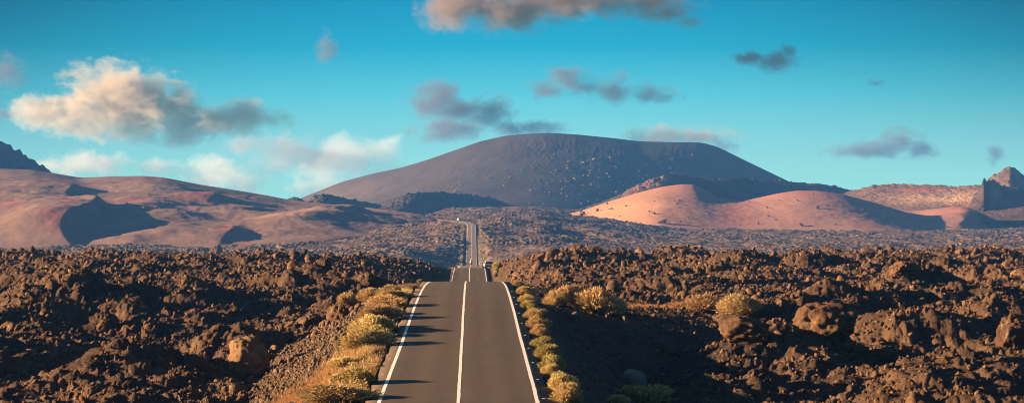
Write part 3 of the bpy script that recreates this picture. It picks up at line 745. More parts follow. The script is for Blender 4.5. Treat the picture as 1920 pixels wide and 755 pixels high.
# small shrubs dotted over the far slopes
v, f, t = shrub_np(77, 260, 6, .22, .06, .3, .4)
fo = mesh_np('hillside_shrub', v, f, M['farshrub']); attr(fo, 'tint', t); COL.objects.unlink(fo); FAR = fo.data; fd_ = FAR.copy(); fd_.materials[0] = M['darkshrub']
def dots(H, n, prange, trange, size, group, label, seed, dens=None, me=None):
    r = np.random.default_rng(seed); k = 0
    while k < n:
        i = r.integers(0, H['P'].shape[0]); j = r.integers(0, H['P'].shape[1])
        p, t = H['P'][i, j], H['T'][i, j]
        if not (prange[0] < p < prange[1] and trange[0] < t < trange[1]): continue
        if dens is not None and r.uniform() > dens(p, t): continue
        o = bpy.data.objects.new('hillside_shrub', me or FAR); COL.objects.link(o)
        s = size * math.exp(r.normal(0, .35)); o.location = (H['X'][i, j], H['D'][i, j], H['z'][i, j] - .1)
        o.scale = (s, s, s * .8); o.rotation_euler = (0, 0, r.uniform(0, 6.28)); k += 1
        tag(o, label, 'shrub', group)
dots(HM, 205, (740, 1440), (.05, .8), 2.9, 'shrubs dotted over the mountain', 'small pale shrub dotting the dark mountain slope', 5,
     lambda p, t: np.exp(-((p - 1140) / 190) ** 2) * np.exp(-((t - .35) / .3) ** 2) + (.35 if 850 < p < 960 else 0) * (.2 < t < .5))
dots(HP, 62, (1090, 1720), (.08, .9), 2.7, 'shrubs dotted over the pink hill', 'small dark shrub dotting the sunlit pink hill', 6, None, fd_)
dots(HL, 16, (215, 300), (.15, .5), 2.2, 'shrubs on the brown hill', 'small pale shrub at the edge of the brown hill shadow', 8)

# far scrub on the plain and along the far road: one mass
def far_scrub():
    r = np.random.default_rng(21); n = 5200
    d = r.uniform(1000, 2150, n); px = r.uniform(-60, 1980, n)
    m = 1500; dv = np.concatenate([r.uniform(1180, 1700, m)]); side = np.where(r.uniform(0, 1, m) < .5, -1, 1)
    offv = side * (5.6 + np.abs(r.normal(0, 1.3, m)))
    pv = 960 + (road_x(dv) + offv) / dv * F
    d = np.concatenate([d, dv]); px = np.concatenate([px, pv])
    X, z, dx, e, nm = ground(px, d)
    kp = (np.abs(dx) > 4.4) & ((np.arange(len(d)) >= n) | (fbm(X / 45, d / 45, 55, 3) > .12)) & ~((px < 700) & (d > 1480))
    X, d, z = X[kp], d[kp], z[kp]; k = len(d)
    s = np.exp(r.normal(math.log(.95), .4, k))
    lib = bpy.data.collections.new('scrub shapes')
    for q in range(3):
        v, f, t = shrub_np(60 + q, 160, 6, .24, .07, .3, .4); ob = mesh_np('scrub_shape', v, f, M['farshrub']); attr(ob, 'tint', t)
        COL.objects.unlink(ob); lib.objects.link(ob)
    scatter('far_scrub', np.stack([X, d, z - .05], -1), np.stack([s, s, s * .85], -1), np.stack([s * 0, s * 0, r.uniform(0, 6.28, k)], -1), r.integers(0, 3, k), lib)
far_scrub()

# ------------------------------------------------------------------ dry grass
def grass(name, spots, n, seed, hgt=.28):
    r = np.random.default_rng(seed); X = []; D = []
    for (x, d, rx, ry, q) in spots:
        k = int(n * q); X.append(r.normal(x, rx, k)); D.append(r.normal(d, ry, k))
    X = np.concatenate(X); D = np.concatenate(D)
    kp = np.abs(X - road_x(D)) > 3.7; kp &= fbm(X / .7, D / .9, 66, 3) > -.12
    X, D = X[kp], D[kp]; k = len(X); z = gz(X, D)
    p = np.stack([X, D, z - .02], -1)
    lean = r.normal(size=(k, 3)) * .45; lean[:, 2] = 1; lean /= np.linalg.norm(lean, axis=1)[:, None]
    a = r.uniform(0, 6.28, k); sd = np.stack([np.cos(a), np.sin(a), a * 0], -1) * .012
    L = (hgt * r.uniform(.4, 1.3, k))[:, None]
    v = np.stack([p - sd, p + sd, p + lean * L], 1).reshape(-1, 3)
    f = (np.arange(k) * 3)[:, None] + np.arange(3)[None, :]
    o = mesh_np(name, v, f, M['straw']); attr(o, 'tint', np.repeat(np.clip(r.normal(.5, .25, k), 0, 1), 3))
    tag(o, kind='stuff')
sp = []
for (a, b, q) in [(640, 700, .16), (600, 715, .14), (655, 670, .12), (570, 735, .12), (610, 740, .10), (680, 655, .06), (700, 700, .05), (650, 735, .1)]:
    h_ = hit(a, b); sp.append((h_.x, h_.y, .8, 3.0, q))
grass('dry_grass', sp, 60000, 3, .24)
sp = []
for a in range(1160, 1300, 12):
    h_ = hit(a, 575); sp.append((h_.x, h_.y, .35, 1.2, .09))
grass('dry_grass', sp, 9000, 4, .25)

sp = []
for dd_ in np.arange(82, 158, 3.0):
    sp.append((float(road_x(dd_)) - 5.0 - .5 * math.sin(dd_ * .7), dd_, .65, 1.8, .055 + .03 * math.sin(dd_ * 1.3)))
M['straw_pale'] = mat_foliage('pale straw', (.30, .20, .09), (.46, .33, .15), (.60, .47, .26))
_st = M['straw']; M['straw'] = M['straw_pale']; grass('dry_grass', sp, 26000, 9, .30); M['straw'] = _st

# ------------------------------------------------------------------ road studs
def box(bm, c, s, taper=1.0):
    g = bmesh.ops.create_cube(bm, size=1)
    for v in g['verts']:
        k = taper if v.co.z > 0 else 1
        v.co = Vector((v.co.x * s[0] * k + c[0], v.co.y * s[1] * k + c[1], v.co.z * s[2] + c[2]))
    return g['verts']
M['stud'] = mat_plain('white stud plastic', (.75, .72, .66), .4, .5); M['reflector'] = mat_plain('stud reflector', (.8, .55, .3), .15, .8)
def make_stud():
    e = empty('road_stud', (0, 0, 0))
    bm = bmesh.new(); box(bm, (0, 0, .014), (.12, .10, .028), .7); from_bm('stud_body', bm, M['stud'], e)
    bm = bmesh.new(); box(bm, (0, -.045, .014), (.08, .012, .016), 1); from_bm('reflector', bm, M['reflector'], e)
    return e
stud = None
for s_, off in ((1, 3.28), (-1, -3.28)):
    for i in range(10):
        d_ = 82.0 + 7.3 * i + (2 if s_ < 0 else 0)
        if stud is None: stud = o = make_stud()
        else: o = copy_tree(stud)
        o.location = (float(road_x(d_)) + off, d_, float(road_z(d_)) + .008)
        tag(o, 'small white reflective stud on the asphalt outside the %s edge line' % ('right' if s_ > 0 else 'left'), 'road stud', 'road studs outside the edge lines')

# ------------------------------------------------------------------ vehicles, signs, cyclist
M['carpaint'] = mat_plain('silver car paint', (.34, .35, .36), .25, .6, 0, .03); M['glass'] = mat_plain('dark car glass', (.015, .02, .03), .05, .8, 0, .1)
M['tyre'] = mat_plain('tyre rubber', (.02, .02, .02), .85, .2); M['rim'] = mat_plain('alloy rim', (.5, .5, .5), .3, .5, .8)
M['red'] = mat_plain('red lamp plastic', (.5, .03, .02), .2, .6); M['dark'] = mat_plain('dark plastic', (.03, .03, .032), .6, .3)
M['steel'] = mat_plain('galvanised steel', (.45, .46, .47), .45, .5, .7); M['signwhite'] = mat_plain('white sign face', (.78, .80, .82), .4, .5, 0, .04)
M['signblue'] = mat_plain('pale blue sign face', (.55, .66, .78), .4, .5, 0, .05)
M['vangreen'] = mat_plain('green van paint', (.03, .22, .13), .35, .5); M['jersey_red'] = mat_plain('red jersey cloth', (.45, .06, .06), .8, .2)
M['jersey_lit'] = mat_plain('sunlit white jersey cloth', (.78, .76, .74), .8, .2); M['shorts'] = mat_plain('black shorts cloth', (.02, .025, .022), .8, .2)
M['skin'] = mat_plain('tanned skin', (.42, .24, .16), .6, .3); M['white'] = mat_plain('white helmet shell', (.8, .78, .76), .35, .5)
M['plate'] = mat_plain('number plate', (.7, .7, .66), .5, .4)

def loft(name, prof, halfw, mat, parent, bev=.04):
    """a closed side profile [(y, z, inset)], extruded across x with tumblehome"""
    bm = bmesh.new(); A = []; B = []
    for (y, z, ins) in prof:
        A.append(bm.verts.new((-halfw + ins, y, z))); B.append(bm.verts.new((halfw - ins, y, z)))
    n = len(prof); bm.faces.new(A[::-1]); bm.faces.new(B)
    for i in range(n): bm.faces.new((A[i], A[(i + 1) % n], B[(i + 1) % n], B[i]))
    bmesh.ops.recalc_face_normals(bm, faces=bm.faces)
    bmesh.ops.bevel(bm, geom=list(bm.edges), offset=bev, segments=3, affect='EDGES', profile=.6)
    return from_bm(name, bm, mat, parent, True)

def wheel(parent, x, y, r=.32, w=.2):
    bm = bmesh.new(); bmesh.ops.create_cone(bm, segments=24, radius1=r, radius2=r, depth=w, cap_ends=True, matrix=Matrix.Translation((x, y, r)) @ Matrix.Rotation(math.pi / 2, 4, 'Y'))
    bmesh.ops.bevel(bm, geom=[e for e in bm.edges if len(e.link_faces) == 2 and abs(e.calc_face_angle()) > 1], offset=.03, segments=2, affect='EDGES')
    t = from_bm('wheel', bm, M['tyre'], parent)
    bm = bmesh.new(); sx = math.copysign(1, x)
    bmesh.ops.create_cone(bm, segments=16, radius1=r * .62, radius2=r * .5, depth=w + .02, cap_ends=True, matrix=Matrix.Translation((x + sx * .008, y, r)) @ Matrix.Rotation(sx * math.pi / 2, 4, 'Y'))
    from_bm('rim', bm, M['rim'], t)

def make_car(loc, rz):
    e = empty('car', loc, rz)                                     # nose toward +y
    loft('body', [(-1.95, .30, .06), (-2.0, .55, .02), (-1.93, .92, .03), (1.2, .92, .03), (1.95, .74, .08), (2.02, .5, .06), (1.95, .28, .08)], .86, M['carpaint'], e, .06)
    loft('cabin', [(-1.9, .90, .07), (-1.62, 1.40, .2), (-1.2, 1.50, .22), (-.1, 1.50, .22), (.45, 1.36, .19), (1.2, .90, .07)], .85, M['carpaint'], e, .05)
    def pane(name, pts, th):
        bm = bmesh.new(); n = len(pts); c = sum((Vector(p) for p in pts), Vector()) / n
        nrm = (Vector(pts[1]) - Vector(pts[0])).cross(Vector(pts[2]) - Vector(pts[0])).normalized()
        va = [bm.verts.new(Vector(p) + nrm * th) for p in pts]; vb = [bm.verts.new(Vector(p) - nrm * th) for p in pts]
        bm.faces.new(va); bm.faces.new(vb[::-1])
        for i in range(n): bm.faces.new((va[i], vb[i], vb[(i + 1) % n], va[(i + 1) % n]))
        bmesh.ops.recalc_face_normals(bm, faces=bm.faces)
        return from_bm(name, bm, M['glass'], e)
    pane('rear_window', [(-.62, -1.86, .98), (.62, -1.86, .98), (.54, -1.655, 1.36), (-.54, -1.655, 1.36)], .02)
    pane('windscreen', [(.64, 1.1, .97), (-.64, 1.1, .97), (-.56, .53, 1.33), (.56, .53, 1.33)], .02)
    for s in (-1, 1): pane('side_window', [(s * .79, -1.5, .98), (s * .79, .85, .98), (s * .665, .3, 1.36), (s * .645, -1.3, 1.42)], .025)
    for s in (-1, 1):
        bm = bmesh.new(); box(bm, (s * .70, -1.965, .80), (.2, .08, .26), .9); from_bm('tail_light', bm, M['red'], e)
        bm = bmesh.new(); box(bm, (s * .66, 1.95, .66), (.3, .1, .12), .9); from_bm('headlight', bm, M['plate'], e)
        bm = bmesh.new(); box(bm, (s * .95, .75, .98), (.18, .10, .13), .8); from_bm('wing_mirror', bm, M['dark'], e)
        for y in (-1.25, 1.28): wheel(e, s * .74, y)
    bm = bmesh.new(); box(bm, (0, -2.0, .40), (1.5, .1, .2), .9); from_bm('bumper', bm, M['dark'], e)
    bm = bmesh.new(); box(bm, (0, -2.01, .70), (.5, .03, .11), 1); from_bm('number_plate', bm, M['plate'], e)
    tag(e, 'silver car with dark windows pulled over at the right verge of the second crest', 'car')
    return e
dc = .1085 * F
make_car((float(road_x(dc)) + 3.7, dc, float(road_z(dc)) + .02), math.radians(6))

def make_van(loc, rz):
    e = empty('van', loc, rz)
    loft('body', [(-2.5, .35, .05), (-2.5, 2.3, .1), (1.2, 2.35, .1), (1.75, 1.35, .06), (2.5, 1.1, .08), (2.55, .35, .08)], 1.0, M['vangreen'], e, .07)
    bm = bmesh.new(); box(bm, (0, -2.51, 1.65), (1.5, .03, .7), 1); from_bm('rear_window', bm, M['glass'], e)
    bm = bmesh.new(); box(bm, (-1.0, -.4, 1.6), (.03, 2.2, .8), 1); from_bm('side_glare', bm, M['signwhite'], e)  # sun glare on the left side, coloured in as a white panel
    for s in (-1, 1):
        for y in (-1.5, 1.6): wheel(e, s * .86, y, .36)
        bm = bmesh.new(); box(bm, (s * .82, -2.52, 1.0), (.14, .06, .4), 1); from_bm('tail_light', bm, M['red'], e)
    tag(e, 'green van with a white sunlit side at the far bend of the road', 'van')
d_ = 1722.0
make_van((float(road_x(d_)) - 1.2, d_, float(road_z(d_)) + .05), math.radians(24))

def sign(px, d_, w, h, top, face, label, posts=1):
    X = (px - 960) / F * d_; z = float(gz(X, d_)[0])
    e = empty('road_sign', (X, d_, z))
    for q in ([0] if posts == 1 else [-w * .35, w * .35]):
        bm = bmesh.new(); bmesh.ops.create_cone(bm, segments=12, radius1=.05, radius2=.05, depth=top + .6, cap_ends=True, matrix=Matrix.Translation((q, .06, top / 2 - .3))); from_bm('post', bm, M['steel'], e)
    bm = bmesh.new(); box(bm, (0, 0, top - h / 2), (w, .04, h)); bmesh.ops.bevel(bm, geom=list(bm.edges), offset=.012, segments=2, affect='EDGES'); from_bm('sign_panel', bm, face, e)
    bm = bmesh.new()
    for zz in (top - h * .3, top - h * .7): box(bm, (0, .035, zz), (w * .9, .025, .05))
    from_bm('bracket', bm, M['steel'], e)
    tag(e, label, 'road sign')
sign(901, .318 * F, 1.7, 1.25, 8.6 if False else 2.6, M['signblue'], 'pale blue rectangular sign beside the far stretch of road', 2)
sign(898.5, .418 * F, 1.1, 1.1, 2.3, M['signwhite'], 'small square white sign right of the far bend')
sign(862.3, .412 * F, .75, 1.7, 2.2, M['signwhite'], 'narrow upright white sign left of the far bend')

def skin_mesh(name, joints, edges, mats, parent, sub=2):
    me = bpy.data.meshes.new(name); me.from_pydata([j[:3] for j in joints], edges, [])
    o = bpy.data.objects.new(name, me); COL.objects.link(o)
    m = o.modifiers.new('skin', 'SKIN'); m.use_smooth_shade = True
    for k, j in enumerate(joints): me.skin_vertices[0].data[k].radius = (j[3], j[4] if len(j) > 4 else j[3])
    me.skin_vertices[0].data[0].use_root = True
    s = o.modifiers.new('sub', 'SUBSURF'); s.levels = s.render_levels = sub
    dg = bpy.context.evaluated_depsgraph_get()
    me2 = bpy.data.meshes.new_from_object(o.evaluated_get(dg)); o.modifiers.clear(); o.data = me2
    for mt in mats: me2.materials.append(mt)
    o.parent = parent
    return o

def tube(bm, a, b, r):
    a, b = Vector(a), Vector(b); d = b - a
    bmesh.ops.create_cone(bm, segments=10, radius1=r, radius2=r, depth=d.length, cap_ends=True, matrix=Matrix.Translation((a + b) / 2) @ d.to_track_quat('Z', 'Y').to_matrix().to_4x4())

def make_bike(loc, rz):
    e = empty('bicycle', loc, rz)                                  # rolls toward +y
    for y in (-.50, .50):
        bm = bmesh.new()
        R, q = .335, .013
        ring = [[bm.verts.new(((q * math.cos(b)), y + (R + q * math.sin(b)) * math.cos(a), .35 + (R + q * math.sin(b)) * math.sin(a))) for b in [k * math.tau / 6 for k in range(6)]] for a in [k * math.tau / 36 for k in range(36)]]
        for i in range(36):
            for j in range(6): bm.faces.new((ring[i][j], ring[(i + 1) % 36][j], ring[(i + 1) % 36][(j + 1) % 6], ring[i][(j + 1) % 6]))
        w = from_bm('wheel', bm, M['tyre'], e)
        bm = bmesh.new()
        for k in range(18):
            a = k * math.tau / 18; tube(bm, (0, y, .35), (0, y + .33 * math.cos(a), .35 + .33 * math.sin(a)), .002)
        tube(bm, (-.04, y, .35), (.04, y, .35), .02)
        from_bm('spokes', bm, M['steel'], w)
    bm = bmesh.new()
    for a, b in (((0, -.08, .28), (0, -.2, .82)), ((0, -.19, .78), (0, .34, .80)), ((0, -.08, .28), (0, .36, .70)), ((0, .33, .88), (0, .50, .35)),
                 ((.03, -.5, .35), (.02, -.08, .28)), ((-.03, -.5, .35), (-.02, -.08, .28)), ((.03, -.5, .35), (0, -.19, .78)), ((-.03, -.5, .35), (0, -.19, .78))): tube(bm, a, b, .016)
    from_bm('frame', bm, M['red'], e)
    bm = bmesh.new(); box(bm, (0, -.24, .96), (.14, .26, .05), .7); tube(bm, (0, -.2, .8), (0, -.22, .94), .014); from_bm('saddle', bm, M['dark'], e)
    bm = bmesh.new(); tube(bm, (-.21, .42, .94), (.21, .42, .94), .014); tube(bm, (0, .34, .86), (0, .42, .94), .014)
    for s in (-1, 1): tube(bm, (s * .21, .42, .94), (s * .21, .54, .92), .014); tube(bm, (s * .21, .54, .92), (s * .21, .50, .80), .014)
    from_bm('handlebar', bm, M['dark'], e)
    bm = bmesh.new(); tube(bm, (.07, -.08, .28), (.07, -.02, .12), .012); tube(bm, (-.07, -.08, .28), (-.07, -.14, .44), .012)
    box(bm, (.12, -.02, .12), (.1, .08, .025)); box(bm, (-.12, -.14, .44), (.1, .08, .025)); tube(bm, (-.06, -.08, .28), (.07, -.08, .28), .05); from_bm('crank', bm, M['dark'], e)
    tag(e, 'road bicycle ridden over the second crest along the centre line', 'bicycle')
    return e

def make_rider(loc, rz):
    e = empty('person', loc, rz)
    J = [(0, -.22, 1.02, .15, .12), (0, -.12, 1.18, .145, .11), (0, .02, 1.36, .17, .11), (0, .10, 1.46, .10, .09), (0, .15, 1.54, .055), (0, .19, 1.62, .085, .10), (0, .22, 1.70, .08, .095),
         (.17, .06, 1.42, .065), (.23, .24, 1.20, .045), (.21, .44, .99, .034), (.21, .52, .96, .036), (-.17, .06, 1.42, .065), (-.23, .24, 1.20, .045), (-.21, .44, .99, .034), (-.21, .52, .96, .036),
         (.10, -.16, .97, .10), (.13, .14, .66, .066), (.11, -.06, .26, .042), (.11, .06, .15, .04), (-.10, -.16, .97, .10), (-.13, .22, .88, .066), (-.11, -.12, .56, .042), (-.11, .0, .47, .04)]
    E = [(0, 1), (1, 2), (2, 3), (3, 4), (4, 5), (5, 6), (2, 7), (7, 8), (8, 9), (9, 10), (2, 11), (11, 12), (12, 13), (13, 14), (0, 15), (15, 16), (16, 17), (17, 18), (0, 19), (19, 20), (20, 21), (21, 22)]
    skin_mesh('body', J, E, [M['skin']], e)
    k = 1.14
    def part(name, idx, edges, mats, grow=1.14):
        return skin_mesh(name, [tuple(J[i][:3]) + tuple(r * grow for r in J[i][3:]) for i in idx], edges, mats, e)
    jz = part('jersey', [1, 2, 3, 0], [(0, 1), (1, 2), (0, 3)], [M['jersey_lit'], M['jersey_red']], 1.12)
    for p in jz.data.polygons: p.material_index = 1 if p.center.x > -.02 else 0  # sunlit left side, sleeve included, is put into the cloth colour as white
    for s, ix in (('sleeve', [7, 8]), ('sleeve', [11, 12])): part(s, ix, [(0, 1)], [M['jersey_lit'] if ix[0] == 11 else M['jersey_red']], 1.2)
    part('shorts', [0, 15, 16, 19, 20], [(0, 1), (1, 2), (0, 3), (3, 4)], [M['shorts']], 1.13)
    bm = bmesh.new(); bmesh.ops.create_uvsphere(bm, u_segments=20, v_segments=12, radius=1)
    for v in bm.verts: v.co = Vector((v.co.x * .115, v.co.y * .15 + .20, max(v.co.z, -.25) * .12 + 1.73))
    from_bm('helmet', bm, M['white'], e, True)
    for ix in (18, 22):
        bm = bmesh.new(); j = J[ix]; box(bm, (j[0], j[1] + .05, j[2] - .02), (.09, .26, .08), .8); bmesh.ops.bevel(bm, geom=list(bm.edges), offset=.02, segments=2, affect='EDGES'); from_bm('shoe', bm, M['white'], e)
    for ix in (10, 14):                                                # closed hands on the bar hoods
        j = J[ix]
        for q in range(4):
            c = j[0] + (q - 1.5) * .0
            bm = bmesh.new(); y0 = j[1] + .012 * q
            tube(bm, (j[0] - .03, y0 - .01, j[2] + .02), (j[0] - .035, y0, j[2] - .03), .010); from_bm('finger', bm, M['skin'], e, True)
        bm = bmesh.new(); tube(bm, (j[0] + .03, j[1], j[2] + .01), (j[0] + .035, j[1] + .03, j[2] - .03), .011); from_bm('thumb', bm, M['skin'], e, True)
    tag(e, 'cyclist in red jersey with its sunlit side coloured white, black shorts and white helmet riding away', 'person')
d_ = .1065 * F; loc = (float(road_x(d_)) + .28, d_, float(road_z(d_)) + .055)
make_bike(loc, .01); make_rider(loc, .01)

# ------------------------------------------------------------------ clouds
def cloud(label, dist, blobs, dens, col=(.9, .9, .92), nscale=1.0, seed=0, k=1.5, aniso=.3, gain=1.25, grow=1.3):
    """blobs: (photo column, row, half width, half height) ellipsoids that make up the cloud"""
    s = dist / F; blobs = [(b[0], b[1], b[2] * grow, b[3] * grow) for b in blobs]
    P = [Vector(((b[0] - 960) * s, dist, (HY - b[1]) * s)) for b in blobs]
    R = [Vector((b[2] * s, (b[2] * .5 + b[3] * .5) * s, b[3] * s)) for b in blobs]
    c = sum(P, Vector()) / len(P)
    bm = bmesh.new()
    for p, r in zip(P, R):
        bmesh.ops.create_icosphere(bm, subdivisions=3, radius=1.35, matrix=Matrix.Translation(p - c) @ Matrix.Diagonal((*r, 1)))
    me = bpy.data.meshes.new('cloud'); bm.to_mesh(me); bm.free()
    o = bpy.data.objects.new('cloud', me); COL.objects.link(o)
    rm = o.modifiers.new('r', 'REMESH'); rm.mode = 'VOXEL'; rm.voxel_size = max(min(r.z for r in R) * .22, 3.0)
    me2 = bpy.data.meshes.new_from_object(o.evaluated_get(bpy.context.evaluated_depsgraph_get())); o.modifiers.clear(); o.data = me2
    o.location = c
    t = NT('cloud vapour'); oc = t.obj(); rmin = None
    for p, r in zip(P, R):
        v1 = t.n('ShaderNodeVectorMath', operation='SUBTRACT'); t.l(oc, v1.inputs[0]); v1.inputs[1].default_value = p - c
        v2 = t.n('ShaderNodeVectorMath', operation='DIVIDE'); t.l(v1.outputs[0], v2.inputs[0]); v2.inputs[1].default_value = r
        v3 = t.n('ShaderNodeVectorMath', operation='LENGTH'); t.l(v2.outputs[0], v3.inputs[0])
        rmin = v3.outputs['Value'] if rmin is None else t.math('SMOOTH_MIN', rmin, v3.outputs['Value'], .35)
    size = sum(r.z for r in R) / len(R)
    off = t.n('ShaderNodeVectorMath', operation='ADD'); t.l(oc, off.inputs[0]); off.inputs[1].default_value = (seed * 913.0, seed * 377.0, seed * 141.0)
    st = t.n('ShaderNodeVectorMath', operation='MULTIPLY'); t.l(off.outputs[0], st.inputs[0]); st.inputs[1].default_value = (.8, 1, 1.15)
    n1 = t.noise(st.outputs[0], nscale / size * .8, 8, .62, .5)
    n2 = t.noise(st.outputs[0], nscale / size * 3.4, 6, .62, .3)
    fld = t.math('ADD', t.math('SUBTRACT', 1.0, rmin), t.math('MULTIPLY_ADD', t.math('SUBTRACT', n1, .52), k * 2.2, t.math('MULTIPLY', t.math('SUBTRACT', n2, .5), .9)))
    fld = t.math('SUBTRACT', fld, t.math('MULTIPLY', t.math('GREATER_THAN', rmin, 1.33), 9))
    dn = t.math('MULTIPLY', t.math('MULTIPLY', fld, gain, clamp=True), dens)
    pv = t.n('ShaderNodeVolumePrincipled'); pv.inputs['Color'].default_value = (*col, 1); pv.inputs['Anisotropy'].default_value = aniso
    t.l(dn, pv.inputs['Density']); t.l(pv.outputs[0], t.out.inputs['Volume'])
    m = t.m
    try: m.cycles.volume_step_rate = .4
    except Exception: pass
    me2.materials.clear(); me2.materials.append(m)
    tag(o, label, 'cloud', 'clouds in the evening sky')
    return o
warm = (.93, .90, .90); grey = (.24, .25, .36)  # grey and other dark cloud colours: cloud shade put into the vapour colour
if True:
    cloud('big puffy cloud at the left, glowing cream on its sunlit side', 5200, [(205, 178, 72, 50), (115, 215, 70, 30), (170, 215, 90, 36), (285, 200, 75, 48), (345, 228, 70, 38), (230, 225, 110, 32), (410, 228, 70, 28), (470, 218, 50, 24), (510, 222, 30, 18)], .046, (.71, .65, .60), 1.0, 1, gain=1.05)
    cloud('long mauve grey cloud cut off by the top of the picture', 5200, [(850, 14, 48, 36), (900, 4, 70, 36), (960, 22, 70, 34), (1060, 0, 120, 30), (1180, 4, 90, 24), (1250, 24, 60, 16), (1295, 40, 34, 12)], .030, (.42, .34, .33), 1.0, 2)
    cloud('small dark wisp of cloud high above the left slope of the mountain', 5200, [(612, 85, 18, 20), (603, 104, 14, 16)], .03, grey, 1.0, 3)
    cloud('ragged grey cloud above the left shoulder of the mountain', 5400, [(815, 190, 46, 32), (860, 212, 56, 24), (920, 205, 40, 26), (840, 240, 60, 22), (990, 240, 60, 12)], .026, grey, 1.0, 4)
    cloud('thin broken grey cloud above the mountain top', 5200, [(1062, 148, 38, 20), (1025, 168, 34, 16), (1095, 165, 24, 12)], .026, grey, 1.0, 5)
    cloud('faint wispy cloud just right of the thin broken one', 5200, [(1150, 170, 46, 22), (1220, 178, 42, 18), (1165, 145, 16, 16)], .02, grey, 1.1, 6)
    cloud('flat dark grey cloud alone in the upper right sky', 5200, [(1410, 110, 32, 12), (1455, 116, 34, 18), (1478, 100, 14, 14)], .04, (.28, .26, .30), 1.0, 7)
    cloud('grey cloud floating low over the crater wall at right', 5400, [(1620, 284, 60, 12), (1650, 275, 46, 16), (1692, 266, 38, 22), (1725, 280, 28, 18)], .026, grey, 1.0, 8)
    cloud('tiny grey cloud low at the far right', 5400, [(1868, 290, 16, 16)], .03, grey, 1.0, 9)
    cloud('pinkish cloud bank peeping over the right shoulder of the mountain', 5400, [(1240, 258, 60, 18), (1310, 258, 60, 16), (1355, 275, 26, 14)], .022, (.55, .48, .5), 1.0, 10)
    cloud('bright white cloud low behind the left flank of the mountain', 5600, [(660, 300, 62, 36), (610, 345, 60, 36), (720, 300, 40, 34)], .016, (.88, .86, .88), 1.0, 11)
    cloud('soft grey cloud between the big cloud and the mountain', 5600, [(540, 290, 70, 34), (470, 272, 44, 18), (590, 300, 50, 26)], .012, (.55, .53, .57), 1.0, 12)
    cloud('low pale cloud rising behind the brown hill', 5600, [(400, 330, 52, 30), (450, 345, 50, 24)], .02, (.85, .83, .84), 1.0, 13)
    cloud('low whitish cloud above the far left hill', 5600, [(170, 308, 70, 20), (110, 312, 44, 16), (300, 316, 40, 16)], .018, (.75, .72, .74), 1.0, 14)
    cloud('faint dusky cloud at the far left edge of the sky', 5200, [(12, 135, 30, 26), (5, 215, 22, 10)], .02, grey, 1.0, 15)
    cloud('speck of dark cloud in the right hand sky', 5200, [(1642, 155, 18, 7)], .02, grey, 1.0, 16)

# ------------------------------------------------------------------ haze
bm = bmesh.new()
x0, x1, y0, y1, z0, z1 = -1500, 1500, -60, 4350, -72, 118
box(bm, ((x0 + x1) / 2, (y0 + y1) / 2, (z0 + z1) / 2), (x1 - x0, y1 - y0, z1 - z0))
t = NT('air'); pv = t.n('ShaderNodeVolumePrincipled'); pv.inputs['Color'].default_value = (.10, .35, 1, 1)
pv.inputs['Density'].default_value = .00008; pv.inputs['Anisotropy'].default_value = 0.0
t.l(pv.outputs[0], t.out.inputs['Volume'])
hz = from_bm('haze', bm, t.m); tag(hz, kind='stuff')

# ------------------------------------------------------------------ light, sky, camera
sun = bpy.data.lights.new('sun', 'SUN'); sun.energy = 5.0; sun.angle = math.radians(.5); sun.color = (1.0, .665, .355)
so = bpy.data.objects.new('sun', sun); COL.objects.link(so)
sdir = Vector((-math.cos(SUN_EL) * math.cos(SUN_BACK), -math.cos(SUN_EL) * math.sin(SUN_BACK), math.sin(SUN_EL)))   # toward the sun
so.rotation_euler = sdir.to_track_quat('Z', 'Y').to_euler(); so.location = sdir * 300

EXPO = 2.2
w = bpy.data.worlds.new('World'); sc.world = w; w.use_nodes = True
nt = w.node_tree; nt.nodes.clear(); N = nt.nodes; L = nt.links
out = N.new('ShaderNodeOutputWorld'); bg = N.new('ShaderNodeBackground'); bg.inputs[1].default_value = .06
sky = N.new('ShaderNodeTexSky'); sky.sky_type = 'NISHITA'; sky.sun_disc = False; sky.sun_elevation = SUN_EL
sky.sun_rotation = math.atan2(sdir.x, sdir.y)
tc = N.new('ShaderNodeTexCoord'); sep = N.new('ShaderNodeSeparateXYZ'); L.new(tc.outputs['Generated'], sep.inputs[0])
rp = N.new('ShaderNodeValToRGB'); el = rp.color_ramp.elements
stops = [(0.0, (164, 232, 216)), (.06, (160, 232, 215)), (.13, (144, 223, 215)), (.25, (88, 203, 216)), (.36, (20, 172, 202)), (.47, (0, 148, 188)), (1.0, (0, 96, 150))]
while len(el) < len(stops): el.new(.5)
for q, (p, c) in enumerate(stops): el[q].position = p; el[q].color = lin(*c)
mr = N.new('ShaderNodeMapRange'); mr.inputs[1].default_value = 0; mr.inputs[2].default_value = .2; L.new(sep.outputs[2], mr.inputs[0]); L.new(mr.outputs[0], rp.inputs[0])
sc1 = N.new('ShaderNodeMix'); sc1.data_type = 'RGBA'; sc1.blend_type = 'MULTIPLY'; sc1.inputs[0].default_value = 1
kk = 1 / .06 / (2 ** EXPO); sc1.inputs[7].default_value = (kk, kk, kk, 1); L.new(rp.outputs[0], sc1.inputs[6])
tint = N.new('ShaderNodeMix'); tint.data_type = 'RGBA'; tint.blend_type = 'MULTIPLY'; tint.inputs[0].default_value = 1; L.new(sky.outputs[0], tint.inputs[6]); tint.inputs[7].default_value = (.22, .34, .46, 1)
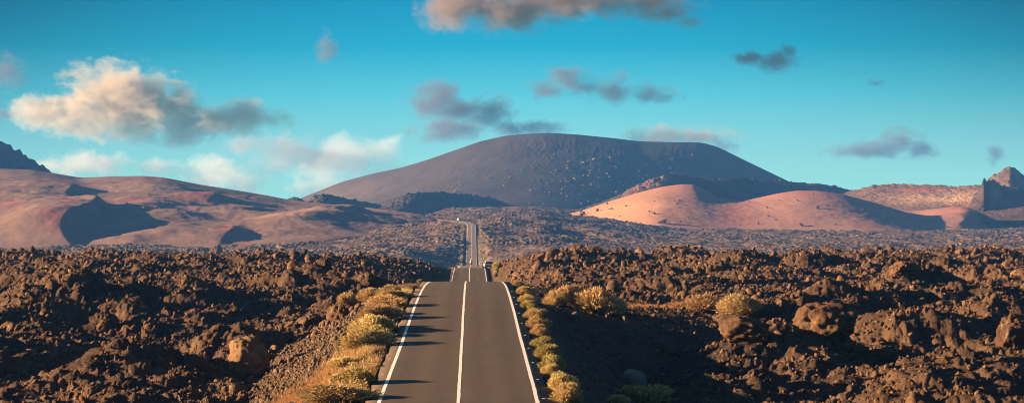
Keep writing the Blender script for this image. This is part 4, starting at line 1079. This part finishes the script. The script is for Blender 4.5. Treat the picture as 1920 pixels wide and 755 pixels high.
# lens corner darkening put into the sky colour, high up on either side
ab = N.new('ShaderNodeMath'); ab.operation = 'POWER'; ab.inputs[1].default_value = 2; aa = N.new('ShaderNodeMath'); aa.operation = 'ABSOLUTE'; L.new(sep.outputs[0], aa.inputs[0]); L.new(aa.outputs[0], ab.inputs[0])
az = N.new('ShaderNodeMapRange'); az.inputs[1].default_value = 0; az.inputs[2].default_value = .0050; az.inputs[3].default_value = 1.06; az.inputs[4].default_value = .50; axz = N.new('ShaderNodeMath'); axz.operation = 'MULTIPLY'; L.new(ab.outputs[0], axz.inputs[0]); L.new(sep.outputs[2], axz.inputs[1]); L.new(axz.outputs[0], az.inputs[0])
azm = N.new('ShaderNodeVectorMath'); azm.operation = 'SCALE'; L.new(sc1.outputs[2], azm.inputs[0]); L.new(az.outputs[0], azm.inputs['Scale'])
mr2 = N.new('ShaderNodeMapRange'); mr2.interpolation_type = 'SMOOTHSTEP'; mr2.inputs[1].default_value = .12; mr2.inputs[2].default_value = .5; L.new(sep.outputs[2], mr2.inputs[0])
mx = N.new('ShaderNodeMix'); mx.data_type = 'RGBA'; L.new(mr2.outputs[0], mx.inputs[0]); L.new(azm.outputs[0], mx.inputs[6]); L.new(tint.outputs[2], mx.inputs[7])
L.new(mx.outputs[2], bg.inputs[0]); L.new(bg.outputs[0], out.inputs[0])

cam = bpy.data.cameras.new('camera'); cam.sensor_width = 36; cam.lens = 36 * F / 1920; cam.clip_start = 1; cam.clip_end = 20000
co = bpy.data.objects.new('camera', cam); COL.objects.link(co); co.location = (0, 0, 0); co.rotation_euler = (math.pi / 2, 0, 0)
sc.camera = co
sc.view_settings.view_transform = 'Standard'; sc.view_settings.look = 'None'; sc.view_settings.gamma = 1; sc.view_settings.exposure = EXPO
sc.cycles.max_bounces = 5; sc.cycles.diffuse_bounces = 2; sc.cycles.glossy_bounces = 2; sc.cycles.transparent_max_bounces = 6; sc.cycles.volume_bounces = 3
sc.cycles.use_denoising = True; sc.cycles.filter_width = 1.0
sc.cycles.volume_max_steps = 256
